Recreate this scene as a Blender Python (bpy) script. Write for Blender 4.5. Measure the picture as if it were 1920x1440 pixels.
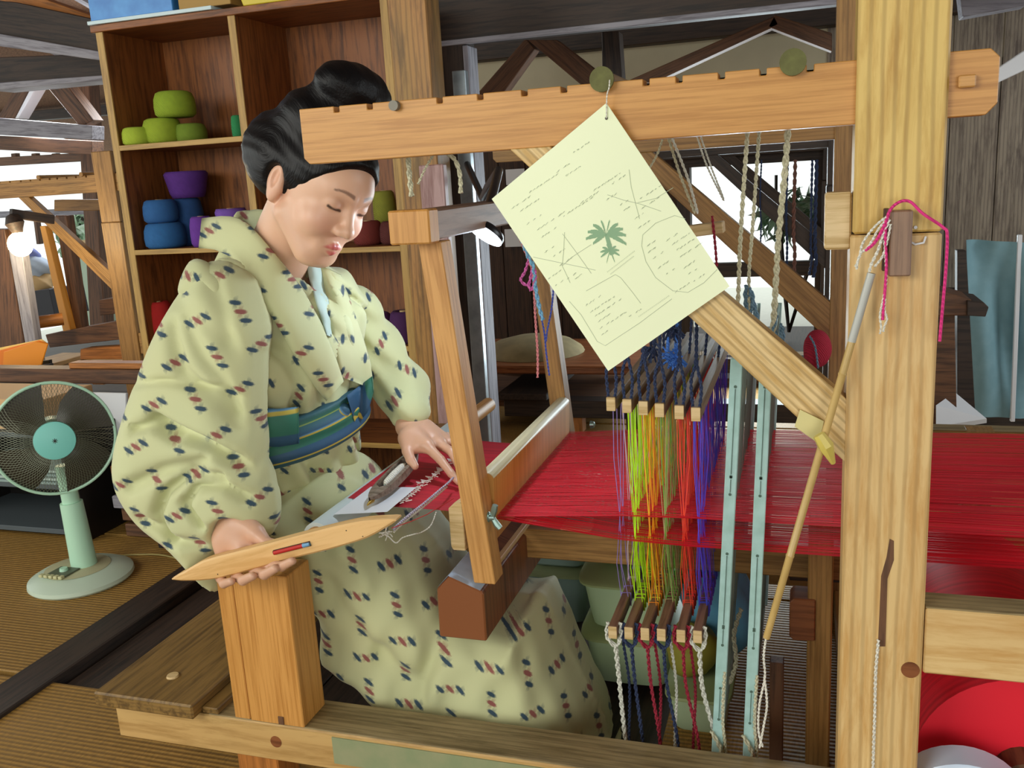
import bpy, bmesh, math, random
import numpy as np
from mathutils import Vector, Matrix
random.seed(7)
rng = np.random.RandomState(11)
S = bpy.context.scene
for o in list(bpy.data.objects): bpy.data.objects.remove(o)
COL = S.collection

# ------------------------------------------------------------------ camera
FOC = 1710.0                                   # focal length in pixels of a 1920 wide frame
cx_ = np.array([5360, 75, -1710.]); cx_ /= np.linalg.norm(cx_)
cd_ = np.array([440, 7535, 1710.]); cd_ -= cx_ * (cx_ @ cd_); cd_ /= np.linalg.norm(cd_)
RW = np.stack([cx_, np.cross(-cd_, cx_), -cd_])            # rows: world X, Y, Z in camera axes
CAM = np.array([0, -1.45, 1.25])
cam = bpy.data.cameras.new('camera'); camo = bpy.data.objects.new('camera', cam); COL.objects.link(camo)
cam.sensor_width = 36; cam.lens = FOC / 1920 * 36; cam.clip_start = .02; cam.clip_end = 100
mw = Matrix.Identity(4)
for i in range(3):
    mw[i][0] = RW[i][0]; mw[i][1] = -RW[i][1]; mw[i][2] = -RW[i][2]; mw[i][3] = CAM[i]
camo.matrix_world = mw
S.camera = camo

# ------------------------------------------------------------------ world, lights, exposure
S.view_settings.view_transform = 'Standard'; S.view_settings.look = 'None'
S.view_settings.gamma = 1; S.view_settings.use_curve_mapping = False
S.view_settings.exposure = 0.6
W = bpy.data.worlds.new('overcast_sky'); S.world = W; W.use_nodes = True
bg = W.node_tree.nodes['Background']; bg.inputs[0].default_value = (.93, 1.0, .97, 1); bg.inputs[1].default_value = .85

def area(name, loc, target, size, power, col, shape='RECTANGLE', sy=None):
    l = bpy.data.lights.new(name, 'AREA'); l.energy = power; l.color = col; l.shape = shape; l.size = size
    if sy: l.size_y = sy
    o = bpy.data.objects.new(name, l); COL.objects.link(o); o.location = loc
    o.rotation_euler = (Vector(target) - Vector(loc)).to_track_quat('-Z', 'Y').to_euler(); return o
area('open_front_daylight', (-2.1, -3.1, 2.2), (-.6, .2, .7), 1.9, 46, (1, .99, .9), sy=1.4)
area('garden_window_daylight', (-.25, 3.8, .75), (-.5, .5, .6), .6, 26, (.82, .95, 1), sy=1.1)
area('front_right_fill', (1.3, -3.2, 1.3), (-.4, .4, .3), 1.6, 20, (1, .97, .92), sy=1.3)  # added fill light, lifts the lower skirt and the bins
area('left_side_fill', (-4.6, -1.6, 2.2), (-2.3, .7, .1), 1.8, 30, (1, .97, .88), sy=1.4)  # unseen fill, added to brighten the tatami at the left
area('right_side_fill', (3.2, .9, 1.7), (.2, .9, .5), 1.8, 34, (.9, .97, 1), sy=1.5)  # unseen area light added to brighten the warp and right background
area('far_left_daylight', (-4.6, 4.2, 1.9), (-3.6, 2.4, .9), 1.5, 30, (.95, .98, 1))

def py(px, py_, y):
    d = RW @ np.array([px - 960, py_ - 720, FOC]); return CAM + d * (y - CAM[1]) / d[1]
def pz(px, py_, z):
    d = RW @ np.array([px - 960, py_ - 720, FOC]); return CAM + d * (z - CAM[2]) / d[2]

# ------------------------------------------------------------------ materials
def lin(c):
    if isinstance(c, str): c = [int(c[i:i + 2], 16) / 255 for i in (0, 2, 4)]
    return tuple((x / 12.92 if x < .04045 else ((x + .055) / 1.055) ** 2.4) for x in c) + (1,)
class NT:
    def __init__(s, name):
        s.m = bpy.data.materials.new(name); s.m.use_nodes = True; s.t = s.m.node_tree
        s.b = s.t.nodes['Principled BSDF']
    def n(s, typ, **kw):
        o = s.t.nodes.new(typ)
        for k, v in kw.items(): setattr(o, k, v)
        return o
    def l(s, a, b): s.t.links.new(a, b)
    def math(s, op, a, b=None, c=None):
        o = s.n('ShaderNodeMath', operation=op)
        for i, v in enumerate((a, b, c)):
            if v is None: continue
            if isinstance(v, (int, float)): o.inputs[i].default_value = v
            else: s.l(v, o.inputs[i])
        return o.outputs[0]
    def mix(s, f, a, b, mode='MIX'):
        o = s.n('ShaderNodeMix', data_type='RGBA', blend_type=mode)
        for i, v in ((0, f), (6, a), (7, b)):
            if isinstance(v, (int, float, tuple)): o.inputs[i].default_value = v
            else: s.l(v, o.inputs[i])
        return o.outputs[2]
    def bump(s, h, st=.3, d=.002):
        b = s.n('ShaderNodeBump'); b.inputs['Strength'].default_value = st; b.inputs['Distance'].default_value = d
        s.l(h, b.inputs['Height']); s.l(b.outputs[0], s.b.inputs['Normal'])
    def noise(s, vec, sc, det=3, rough=.55, dist=0):
        o = s.n('ShaderNodeTexNoise'); o.inputs['Scale'].default_value = sc; o.inputs['Detail'].default_value = det
        o.inputs['Roughness'].default_value = rough; o.inputs['Distortion'].default_value = dist
        if vec is not None: s.l(vec, o.inputs['Vector'])
        return o.outputs['Fac']
    def ramp(s, f, stops):
        o = s.n('ShaderNodeValToRGB'); e = o.color_ramp.elements
        e[0].position, e[0].color = stops[0]; e[1].position, e[1].color = stops[-1]
        for p, c in stops[1:-1]:
            k = e.new(p); k.color = c
        s.l(f, o.inputs[0]); return o.outputs[0]
MATS = {}
def setp(b, **kw):
    for k, v in kw.items(): b.inputs[k.replace('_', ' ')].default_value = v
def wood(name, c1, c2, c3=None, fine=1.0, lines=0.0, rough=.5, patch=.35):
    """c1 light, c2 dark grain, c3 patch tone; grain runs along attribute gc.x"""
    if name in MATS: return MATS[name]
    k = NT(name); a = k.n('ShaderNodeAttribute', attribute_name='gc')
    mp = k.n('ShaderNodeMapping'); mp.inputs['Scale'].default_value = (3.0, 60 * fine, 60 * fine); k.l(a.outputs['Vector'], mp.inputs[0])
    g = k.noise(mp.outputs[0], 1.6, 5, .65, .3)
    mp2 = k.n('ShaderNodeMapping'); mp2.inputs['Scale'].default_value = (1.2, 7, 7); k.l(a.outputs['Vector'], mp2.inputs[0])
    p = k.noise(mp2.outputs[0], 1.5, 3)
    col = k.ramp(g, [(.36, lin(c2)), (.56, lin(c1))])
    if c3: 
        f = k.math('MULTIPLY', k.ramp(p, [(.4, (0, 0, 0, 1)), (.7, (1, 1, 1, 1))]), patch)
        col = k.mix(f, col, lin(c3))
    if lines:
        w = k.n('ShaderNodeTexWave', wave_type='BANDS', bands_direction='Y'); w.inputs['Scale'].default_value = 46 * fine
        w.inputs['Distortion'].default_value = 2.2; w.inputs['Detail'].default_value = 2; w.inputs['Detail Scale'].default_value = .6
        mp3 = k.n('ShaderNodeMapping'); mp3.inputs['Scale'].default_value = (.25, 1, 1); k.l(a.outputs['Vector'], mp3.inputs[0]); k.l(mp3.outputs[0], w.inputs['Vector'])
        f = k.ramp(w.outputs['Fac'], [(.55, (0, 0, 0, 1)), (.97, (1, 1, 1, 1))]); dk = tuple(q * .52 for q in lin(c2)[:3]) + (1,)
        col = k.mix(k.math('MULTIPLY', f, lines), col, dk)
    k.l(col, k.b.inputs['Base Color']); setp(k.b, Roughness=rough); k.bump(g, .25, .0008)
    MATS[name] = k.m; return k.m
def plain(name, c, rough=.5, metal=0, noise=.0, nsc=30, c2=None, **kw):
    if name in MATS: return MATS[name]
    k = NT(name); setp(k.b, Roughness=rough, Metallic=metal); setp(k.b, **kw)
    if noise:
        co = k.n('ShaderNodeTexCoord').outputs['Object']; n = k.noise(co, nsc, 4)
        k.l(k.mix(k.math('MULTIPLY', k.ramp(n, [(.35, (0, 0, 0, 1)), (.65, (1, 1, 1, 1))]), noise), lin(c), lin(c2 or '302a20')), k.b.inputs['Base Color'])
        k.bump(n, .2, .001)
    else:
        k.b.inputs['Base Color'].default_value = lin(c)
        co = k.n('ShaderNodeTexCoord').outputs['Object']; k.bump(k.noise(co, 200, 2), .05, .0005)
    MATS[name] = k.m; return k.m
def glow(name, c, st):
    k = NT(name); k.b.inputs['Base Color'].default_value = lin(c); k.b.inputs['Emission Color'].default_value = lin(c)
    k.b.inputs['Emission Strength'].default_value = st; MATS[name] = k.m; return k.m
def yarn(name, c, c2, sc=260):
    if name in MATS: return MATS[name]
    k = NT(name); co = k.n('ShaderNodeTexCoord').outputs['Object']
    w = k.n('ShaderNodeTexWave', wave_type='BANDS', bands_direction='DIAGONAL'); w.inputs['Scale'].default_value = sc / 3; w.inputs['Distortion'].default_value = 2
    k.l(co, w.inputs['Vector']); n = k.noise(co, 60, 3)
    k.l(k.mix(k.math('MULTIPLY', w.outputs['Fac'], n), lin(c), lin(c2)), k.b.inputs['Base Color']); setp(k.b, Roughness=.85)
    k.bump(w.outputs['Fac'], .5, .002); MATS[name] = k.m; return k.m

honey = wood('honey_wood', 'd09a58', 'b07a3c', 'c08a48', 1.2)
amber = wood('amber_wood', 'd0964e', 'b47a36', 'bc843c', 1.8, rough=.45)
pine = wood('yellow_pine', 'dfbc6c', 'c09444', 'c9ac50', .4, .42, rough=.5)
palepine = wood('pale_pine', 'e2c084', 'cc9e5c', 'c89c60', .4, .38, rough=.5)
bracew = wood('brace_pine', 'e2c48c', 'c49c58', None, .6, .5)
railw = wood('rail_wood', 'c8a468', 'a07c44', 'b88a50', .5, .35)
railtop = wood('grey_rail_wood', '9c8860', '6c5c3c', '84724c', .5, .3)  # greyer wood used only on the rail tops
plankw = wood('bench_wood', '8c6c38', '5c4420', '705428', .8, .3)
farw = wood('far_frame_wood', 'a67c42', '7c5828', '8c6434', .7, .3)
redwood = wood('red_brown_wood', '8c5430', '5c3018', '744020', .8, rough=.4)
caseR = wood('case_wood', '945828', '5c3212', '784418', .6)
caseE = wood('case_edge_wood', 'c09850', '98743a', 'a88444', .8)
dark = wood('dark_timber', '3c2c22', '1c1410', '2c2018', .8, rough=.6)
brownw = wood('brown_timber', '6e4a30', '40281a', '583a26', .8, rough=.6)
greyw = wood('grey_timber', '9a98a0', '6c6870', '84808a', .6, rough=.7)
walnut = wood('walnut_wood', '94745c', '6c5040', '80604c', .9)
lightw = wood('light_wood', 'd8bc8c', 'b89860', 'ccae78', 1)
orangew = wood('orange_wood', 'b87434', '84501f', 'a0642c', .8)
dullw = wood('shaft_wood', '8e7658', '6a5640', '80684c', 1)
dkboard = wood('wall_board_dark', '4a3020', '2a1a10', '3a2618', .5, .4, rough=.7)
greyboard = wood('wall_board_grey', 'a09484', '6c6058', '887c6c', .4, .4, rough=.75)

# ------------------------------------------------------------------ mesh building
class MB:
    def __init__(s): s.v = []; s.f = []; s.g = []; s.mi = []; s.uv = None
    def add(s, V, Fc, G=None, mi=0):
        o = len(s.v); s.v += [tuple(map(float, p)) for p in V]; s.f += [tuple(int(i) + o for i in f) for f in Fc]
        s.g += [tuple(map(float, p)) for p in (G if G is not None else V)]; s.mi += [mi] * len(Fc); return s
    def bm(s, bm, frame=None, mi=0):
        bm.verts.index_update(); V = [v.co.copy() for v in bm.verts]
        if frame is None: G = V
        else:
            off = Vector((random.random() * 5, random.random() * 5, random.random() * 5)); inv = frame.to_3x3().transposed()
            G = [inv @ (p - frame.translation) + off for p in V]
        s.add(V, [[v.index for v in f.verts] for f in bm.faces], G, mi); bm.free(); return s
    def beam(s, a, b, w, h, up=(0, 0, 1), bev=.002, mi=0, ends=None):
        a = Vector([float(q) for q in a]); b = Vector([float(q) for q in b]); x = (b - a).normalized(); u = Vector(up); y = u.cross(x)
        if y.length < 1e-4: y = Vector((0, 1, 0)).cross(x)
        y.normalize(); z = x.cross(y); L = (b - a).length
        fr = Matrix((x, y, z)).transposed().to_4x4(); fr.translation = (a + b) / 2
        bm = bmesh.new(); bmesh.ops.create_cube(bm, size=1)
        bmesh.ops.scale(bm, vec=(L, w, h), verts=bm.verts)
        if bev: bmesh.ops.bevel(bm, geom=bm.edges[:], offset=min(bev, w * .3, h * .3), segments=1, affect='EDGES')
        bmesh.ops.transform(bm, matrix=fr, verts=bm.verts)
        return s.bm(bm, fr, mi)
    def box(s, x0, x1, y0, y1, z0, z1, bev=.002, along=None, mi=0):
        d = [x1 - x0, y1 - y0, z1 - z0]; ax = along if along is not None else int(np.argmax(d))
        c = [(x0 + x1) / 2, (y0 + y1) / 2, (z0 + z1) / 2]
        bm = bmesh.new(); bmesh.ops.create_cube(bm, size=1); bmesh.ops.scale(bm, vec=d, verts=bm.verts)
        if bev: bmesh.ops.bevel(bm, geom=bm.edges[:], offset=min(bev, min(d) * .3), segments=1, affect='EDGES')
        bmesh.ops.translate(bm, vec=c, verts=bm.verts)
        A = [Vector((1, 0, 0)), Vector((0, 1, 0)), Vector((0, 0, 1))]; fr = Matrix((A[ax], A[(ax + 1) % 3], A[(ax + 2) % 3])).transposed().to_4x4()
        if ax == 1: fr = Matrix((A[1], A[2], A[0])).transposed().to_4x4()
        fr.translation = c; return s.bm(bm, fr, mi)
    def slab(s, pts, y0, y1, bev=.002, grain=None, mi=0, plane='xz'):
        """pts: outline; extruded along the remaining axis"""
        bm = bmesh.new()
        def P(p, t): return (p[0], t, p[1]) if plane == 'xz' else ((p[0], p[1], t) if plane == 'xy' else (t, p[0], p[1]))
        v = [bm.verts.new(P(p, y0)) for p in pts]; f = bm.faces.new(v)
        r = bmesh.ops.extrude_face_region(bm, geom=[f]); ev = [q for q in r['geom'] if isinstance(q, bmesh.types.BMVert)]
        bmesh.ops.translate(bm, vec=Vector(P((0, 0), y1 - y0)), verts=ev)
        bmesh.ops.recalc_face_normals(bm, faces=bm.faces)
        if bev: bmesh.ops.bevel(bm, geom=bm.edges[:], offset=bev, segments=1, affect='EDGES')
        x = Vector(grain or ((1, 0, 0) if plane != 'yz' else (0, 1, 0))).normalized(); n = Vector(P((0, 0), 1)); z = n.cross(x).normalized()
        fr = Matrix((x, z, n)).transposed().to_4x4(); fr.translation = Vector(P(pts[0], y0)); return s.bm(bm, fr, mi)
    def tube(s, pts, r, n=6, cap=True, mi=0, ux=None):
        pts = [Vector([float(q) for q in p]) for p in pts]; k = len(pts); rr = r if hasattr(r, '__len__') else [r] * k
        t = [(pts[min(i + 1, k - 1)] - pts[max(i - 1, 0)]).normalized() for i in range(k)]
        u = t[0].orthogonal().normalized() if ux is None else Vector(ux); V = []; G = []; L = 0
        for i in range(k):
            u = (u - t[i] * u.dot(t[i])).normalized(); w = t[i].cross(u)
            if i: L += (pts[i] - pts[i - 1]).length
            for j in range(n):
                a = 2 * math.pi * j / n; V.append(pts[i] + (u * math.cos(a) + w * math.sin(a)) * rr[i]); G.append((L, math.cos(a) * rr[i], math.sin(a) * rr[i]))
        Fc = [(i * n + j, i * n + (j + 1) % n, (i + 1) * n + (j + 1) % n, (i + 1) * n + j) for i in range(k - 1) for j in range(n)]
        if cap: Fc += [tuple(range(n))[::-1], tuple(range((k - 1) * n, k * n))]
        return s.add(V, Fc, G, mi)
    def lathe(s, prof, c=(0, 0, 0), axis=(0, 0, 1), n=24, mi=0):
        ax = Vector(axis).normalized(); u = ax.orthogonal().normalized(); w = ax.cross(u); c = Vector([float(q) for q in c]); V = []; Fc = []
        for r, h in prof:
            for j in range(n):
                a = 2 * math.pi * j / n; V.append(c + ax * h + (u * math.cos(a) + w * math.sin(a)) * max(r, 1e-5))
        for i in range(len(prof) - 1):
            for j in range(n): Fc.append((i * n + j, i * n + (j + 1) % n, (i + 1) * n + (j + 1) % n, (i + 1) * n + j))
        if prof[0][0] > 1e-4: Fc.append(tuple(range(n))[::-1])
        if prof[-1][0] > 1e-4: Fc.append(tuple(range((len(prof) - 1) * n, len(prof) * n)))
        return s.add(V, Fc, None, mi)
    def grid(s, fn, nu, nv, mi=0):
        V = [fn(i / (nu - 1), j / (nv - 1)) for i in range(nu) for j in range(nv)]
        return s.add(V, [(i * nv + j, (i + 1) * nv + j, (i + 1) * nv + j + 1, i * nv + j + 1) for i in range(nu - 1) for j in range(nv - 1)], None, mi)
def base_of(V):
    V = np.array(V); return Vector((float((V[:, 0].min() + V[:, 0].max()) / 2), float((V[:, 1].min() + V[:, 1].max()) / 2), float(V[:, 2].min())))
def wloc(o):
    p = Vector((0, 0, 0))
    while o: p += o.location; o = o.parent
    return p
def obj(name, mb, mat, parent=None, smooth=False, label=None, stuff=False):
    if isinstance(mb, MB): V, Fc, G, mi = mb.v, mb.f, mb.g, mb.mi
    b = base_of(V); me = bpy.data.meshes.new(name)
    VV = np.array(V, float) - np.array(b); me.from_pydata(VV.tolist(), [], Fc); 
    at = me.attributes.new('gc', 'FLOAT_VECTOR', 'POINT'); at.data.foreach_set('vector', np.array(G, np.float32).ravel())
    for m in (mat if isinstance(mat, (list, tuple)) else [mat]): me.materials.append(m)
    if any(mi): me.polygons.foreach_set('material_index', mi)
    if smooth:
        me.polygons.foreach_set('use_smooth', [True] * len(me.polygons))
        if smooth != 'all' : me.set_sharp_from_angle(angle=math.radians(40))
    me.update(); o = bpy.data.objects.new(name, me); COL.objects.link(o)
    if parent: o.parent = parent; o.location = b - wloc(parent)
    else: o.location = b
    if label: o['label'] = label
    if stuff: o['kind'] = 'stuff'
    return o
def tag(o, label, cat, group=None):
    o['label'] = label; o['category'] = cat
    if group: o['group'] = group
    return o
def thing(name, label, cat, loc, group=None):
    o = bpy.data.objects.new(name, None); COL.objects.link(o); o.location = Vector([float(q) for q in loc]); o.empty_display_size = .05
    return tag(o, label, cat, group)
def struct(name, mb, mat, parent=None, **k):
    o = obj(name, mb, mat, parent, **k)
    if not parent: o['kind'] = 'structure'
    return o
def copy_tree(o, loc, label=None):
    c = o.copy(); COL.objects.link(c); c.location = Vector(loc)
    if label: c['label'] = label
    for ch in list(o.children):
        d = ch.copy(); COL.objects.link(d); d.parent = c
        for g in ch.children:
            e = g.copy(); COL.objects.link(e); e.parent = d
    return c
def rope(pts, r=.003, sub=10, wob=.0, twist=True, n=6):
    """a laid cord: two twisted strands along a smoothed path, real geometry"""
    P = [Vector([float(q) for q in p]) for p in pts]; path = []
    for i in range(len(P) - 1):
        p0, p1, p2, p3 = P[max(i - 1, 0)], P[i], P[i + 1], P[min(i + 2, len(P) - 1)]
        for k in range(sub):
            t = k / sub; path.append(.5 * ((2 * p1) + (-p0 + p2) * t + (2 * p0 - 5 * p1 + 4 * p2 - p3) * t * t + (-p0 + 3 * p1 - 3 * p2 + p3) * t ** 3))
    path.append(P[-1])
    if wob: path = [p + Vector(rng.normal(0, wob, 3).tolist()) for p in path]
    m = MB()
    if not twist: return m.tube(path, r, n)
    # resample
    L = [0]
    for i in range(1, len(path)): L.append(L[-1] + (path[i] - path[i - 1]).length)
    N = max(8, int(L[-1] / (r * 1.5))); A = np.array([list(p) for p in path]); s_ = np.linspace(0, L[-1], N)
    Q = np.stack([np.interp(s_, L, A[:, i]) for i in range(3)], 1)
    T = np.gradient(Q, axis=0); T /= np.linalg.norm(T, axis=1)[:, None] + 1e-9
    u = np.cross(T, [0.31, .9, .2]); u /= np.linalg.norm(u, axis=1)[:, None] + 1e-9; w = np.cross(T, u)
    for ph in (0, math.pi):
        an = s_ / (r * 7) * 2 * math.pi + ph
        m.tube([Vector(q.tolist()) for q in Q + (u * np.cos(an)[:, None] + w * np.sin(an)[:, None]) * r * .5], r * .58, 5)
    return m
# ------------------------------------------------------------------ the setting
tatami_m = None
def tatami_mat():
    k = NT('tatami_weave'); co = k.n('ShaderNodeTexCoord').outputs['Object']
    w = k.n('ShaderNodeTexWave', wave_type='BANDS', bands_direction='Y'); w.inputs['Scale'].default_value = 22; w.inputs['Distortion'].default_value = .15; k.l(co, w.inputs['Vector'])
    mp = k.n('ShaderNodeMapping'); mp.inputs['Scale'].default_value = (220, 40, 1); k.l(co, mp.inputs[0]); n = k.noise(mp.outputs[0], 1, 3)
    p = k.noise(co, 1.6, 2)
    c = k.ramp(n, [(.35, lin('946c2c')), (.7, lin('bc8c40'))]); c = k.mix(k.math('MULTIPLY', k.math('SUBTRACT', 1, w.outputs['Fac']), .45), c, lin('5c421a'))
    c = k.mix(k.math('MULTIPLY', p, .35), c, lin('74602a'))
    k.l(c, k.b.inputs['Base Color']); setp(k.b, Roughness=.65); k.bump(w.outputs['Fac'], .5, .003); return k.m
TAT = tatami_mat()
fl = MB().box(-7, 3.5, -5.2, 6.2, -.14, -.06, 0); floor = struct('floor', fl, dark)
# tatami mats (real pieces, 5 cm thick) and the sunken dark boards between them
for (x0, x1, y0, y1) in [(-3.85, -2.0, .29, 1.2), (-3.85, -2.0, 1.21, 2.1), (-5.7, -3.86, .29, 1.2), (-5.7, -3.86, 1.21, 3.0), (-3.85, -2.0, -.85, .27), (-1.99, -.3, -.85, .27), (-.29, 1.5, -.85, .27), (-5.7, -3.86, -.85, .27),
                         (-1.2, .6, 1.12, 2.02), (.61, 2.4, 1.12, 2.02), (-1.99, -1.21, 1.12, 2.95), (-1.2, .6, 2.03, 2.94), (.61, 2.4, 2.03, 2.94), (-1.99, -.7, 2.96, 3.86), (-.69, .6, 2.96, 3.86), (.61, 2.4, 2.96, 3.86), (-.29, 1.5, .28, 1.11)]:
    obj('tatami_mat', MB().box(x0, x1, y0, y1, -.058, 0, .003), TAT, floor)
for i in range(7):
    x = -1.89 + i * .235; obj('floor_board', MB().box(x, x + .23, .285, 1.1, -.058, -.018, .002, 1), dark, floor)
obj('floor_rail', MB().box(-2.03, -1.905, -.9, 1.12, -.058, .012, .004, 1), dark, floor)

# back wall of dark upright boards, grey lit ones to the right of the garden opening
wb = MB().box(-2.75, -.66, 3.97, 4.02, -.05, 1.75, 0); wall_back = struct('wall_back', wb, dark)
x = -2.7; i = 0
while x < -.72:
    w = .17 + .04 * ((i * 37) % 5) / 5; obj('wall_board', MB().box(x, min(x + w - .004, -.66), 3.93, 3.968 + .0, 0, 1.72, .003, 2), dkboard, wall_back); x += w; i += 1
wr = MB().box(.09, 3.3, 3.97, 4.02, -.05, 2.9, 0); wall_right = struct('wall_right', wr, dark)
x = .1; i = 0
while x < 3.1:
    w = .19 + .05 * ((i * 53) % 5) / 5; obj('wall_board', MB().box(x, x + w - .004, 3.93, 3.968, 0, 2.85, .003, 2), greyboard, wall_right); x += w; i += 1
plaster = plain('plaster_wall', 'c8c0a4', .9, noise=.15, nsc=6, c2='9c9478')
struct('wall_upper', MB().box(-2.75, .95, 3.94, 4.0, 1.70, 2.02, .002), plaster)
struct('trim_1', MB().box(-2.75, .95, 3.84, 4.0, 1.92, 2.06, .004), dark)
struct('ceiling_front', MB().add([(-7, .9, 3.3), (3.4, .9, 3.3), (3.4, -5.2, 2.35), (-7, -5.2, 2.35), (-7, .9, 3.37), (3.4, .9, 3.37), (3.4, -5.2, 2.42), (-7, -5.2, 2.42)], [(0, 1, 2, 3), (7, 6, 5, 4), (0, 4, 5, 1), (1, 5, 6, 2), (2, 6, 7, 3), (3, 7, 4, 0)]), dark)
struct('wall_side', MB().box(3.42, 3.5, -5.2, 6.2, -.1, 3.3, 0), greyboard)
# garden opening with its frame
wf = MB().box(-.70, .13, 3.88, 3.99, 1.245, 1.33, .003); window = struct('window_1', wf, dark)
obj('window_frame', MB().box(-.70, -.625, 3.88, 3.99, 0, 1.25, .003, 2), dark, window)
obj('window_frame', MB().box(.055, .13, 3.88, 3.99, 0, 1.25, .003, 2), dark, window)
obj('window_rail', MB().box(-.62, .055, 3.9, 3.97, .62, .70, .003, 0), dark, window)
obj('window_sill', MB().box(-.70, .13, 3.84, 3.99, -.0, .04, .003, 0), brownw, window)
struct('wall_over_window', MB().box(-.70, .13, 3.94, 4.0, 1.33, 1.72, .002), dkboard)
# roof: purlins and reed boards above, sloping down to the back wall
roofm = plain('roof_reed', '8a6448', .9, noise=.6, nsc=90, c2='3c2418')
roof = struct('ceiling', MB().add([(-7, 6.6, 1.75), (3.4, 6.6, 1.75), (3.4, .9, 3.3), (-7, .9, 3.3), (-7, 6.6, 1.82), (3.4, 6.6, 1.82), (3.4, .9, 3.37), (-7, .9, 3.37)], [(0, 1, 2, 3), (7, 6, 5, 4), (0, 4, 5, 1), (1, 5, 6, 2), (2, 6, 7, 3), (3, 7, 4, 0)]), roofm)
for i in range(17):
    x = -5.2 + i * .42; obj('rafter', MB().beam((x, 6.5, 1.72), (x, 1.0, 3.22), .05, .06, (0, 0, 1)), greyw, roof)

def pxslab(name, pts, y, th, mat, label=None, cat=None, group=None, bev=.003, grain=None, parent=None, kind='structure'):
    q = [(py(a, b, y)[0], py(a, b, y)[2]) for a, b in pts]
    if grain is None:
        L = 0
        for i in range(len(q)):
            d = (q[(i + 1) % len(q)][0] - q[i][0], q[(i + 1) % len(q)][1] - q[i][1]); l = math.hypot(*d)
            if l > L: L = l; grain = (d[0], 0, d[1])
    o = obj(name, MB().slab(q, y, y + th, bev, grain), mat, parent)
    if not parent:
        if kind: o['kind'] = kind
        if label: tag(o, label, cat, group)
    return o
# roof truss over the loom room
tr = struct('trim_2', MB().box(-1.5, 1.9, 2.1, 2.26, 1.78, 2.05, .006, 0), dark)          # tie beam
obj('beam_batten', MB().box(-1.40, 1.9, 2.085, 2.11, 1.765, 1.785, .002, 0), greyw, tr)
for p in ([(862, 92), (878, 92), (884, 180), (866, 182)],):
    pass
post = struct('trim_3', MB().box(-1.40, -1.285, 2.1, 2.24, 0, 1.79, .005, 2), dark)
obj('post_lit_face', MB().box(-1.284, -1.262, 2.09, 2.2, 0, 1.76, .002, 2), greyw, post)  # grey strip stands in for the light on the post's right face
pxslab('trim_4', [(985, 72), (1003, 92), (915, 215), (860, 215)], 3.1, .09, brownw)
pxslab('trim_5', [(990, 75), (1045, 75), (1160, 165), (1120, 185)], 3.1, .08, brownw)
pxslab('trim_6', [(1128, 60), (1160, 58), (1168, 175), (1130, 175)], 2.9, .1, dark)
pxslab('trim_7', [(1452, 30), (1460, 46), (1225, 155), (1180, 150)], 2.9, .09, brownw)
pxslab('trim_8', [(1452, 28), (1560, 62), (1560, 96), (1440, 50)], 2.9, .09, brownw)
pxslab('trim_9', [(1800, -10), (1925, -10), (1925, 10), (1805, 32)], 2.6, .1, greyw)
pxslab('trim_10', [(1838, 150), (1925, 92), (1925, 130), (1835, 172)], 2.7, .08, plain('white_paint', 'e4e6ea', .6))
# left: roof timbers further back
pxslab('trim_11', [(-20, -10), (60, -10), (195, 38), (195, 60), (-20, -4)], 2.6, .12, orangew)
pxslab('trim_12', [(-20, 0), (30, 4), (195, 40), (195, 100), (-20, 66)], 2.5, .12, dark)
pxslab('trim_13', [(-20, 60), (195, 98), (195, 114), (-20, 84)], 2.48, .14, greyw)
pxslab('trim_14', [(-20, 108), (195, 100), (195, 146), (-20, 160)], 2.9, .16, dark)
pxslab('trim_15', [(-20, 156), (195, 141), (195, 150), (-20, 170)], 2.88, .18, greyw)
pxslab('trim_16', [(30, 162), (60, 158), (28, 222), (-6, 222)], 4.0, .1, brownw)
pxslab('trim_17', [(60, 160), (70, 160), (34, 222), (28, 222)], 3.98, .1, plain('white_paint', 'e4e6ea', .6))
pxslab('trim_18', [(84, 158), (122, 155), (175, 225), (150, 238)], 3.8, .1, brownw)
pxslab('trim_19', [(-20, 220), (172, 236), (172, 262), (-20, 252)], 3.7, .12, greyw)
pxslab('trim_20', [(-20, 254), (172, 264), (172, 290), (-20, 280)], 3.9, .12, brownw)
pxslab('trim_21', [(142, 150), (166, 150), (198, 640), (170, 640)], 4.3, .11, brownw)      # far post
pxslab('trim_22', [(-20, 215), (200, 195), (200, 215), (-20, 232)], 5.3, .1, dark)
# far left wall with its windows, 5.6 m away
wl = MB(); FY = 5.0
white = plain('white_paint', 'e4e6ea', .6); mint = plain('mint_panel', 'b8ccb4', .6)
wall_left = struct('wall_left', MB().slab([(py(a, b, FY)[0], py(a, b, FY)[2]) for a, b in [(146, 478), (206, 470), (212, 606), (150, 612)]], FY, FY + .05, .002), mint)
for p in ([(140, 452), (205, 444), (205, 470), (140, 478)], [(-30, 398), (205, 388), (205, 400), (-30, 410)], [(-20, 346), (200, 342), (200, 356), (-20, 360)]):
    pxslab('window_frame', p, FY - .02, .07, greyw if p[0][0] != 140 else lightw, parent=wall_left)
for a, b in ((157, 165), (176, 182), (112, 120), (60, 66)):
    pxslab('window_mullion', [(a, 396), (b, 396), (b + 8, 458), (a + 8, 458)], FY - .01, .05, brownw, parent=wall_left)
for k in range(5):
    x0 = 20 + k * 38; pxslab('louvre', [(x0, 288), (x0 + 9, 287), (x0 + 10, 297), (x0 + 1, 298)], FY, .05, brownw, parent=wall_left)
pxslab('window_2', [(-20, 296), (160, 286), (160, 302), (-20, 312)], FY - .02, .07, brownw)
pxslab('window_3', [(-20, 268), (160, 262), (160, 269), (-20, 275)], FY - .02, .07, white)
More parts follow.
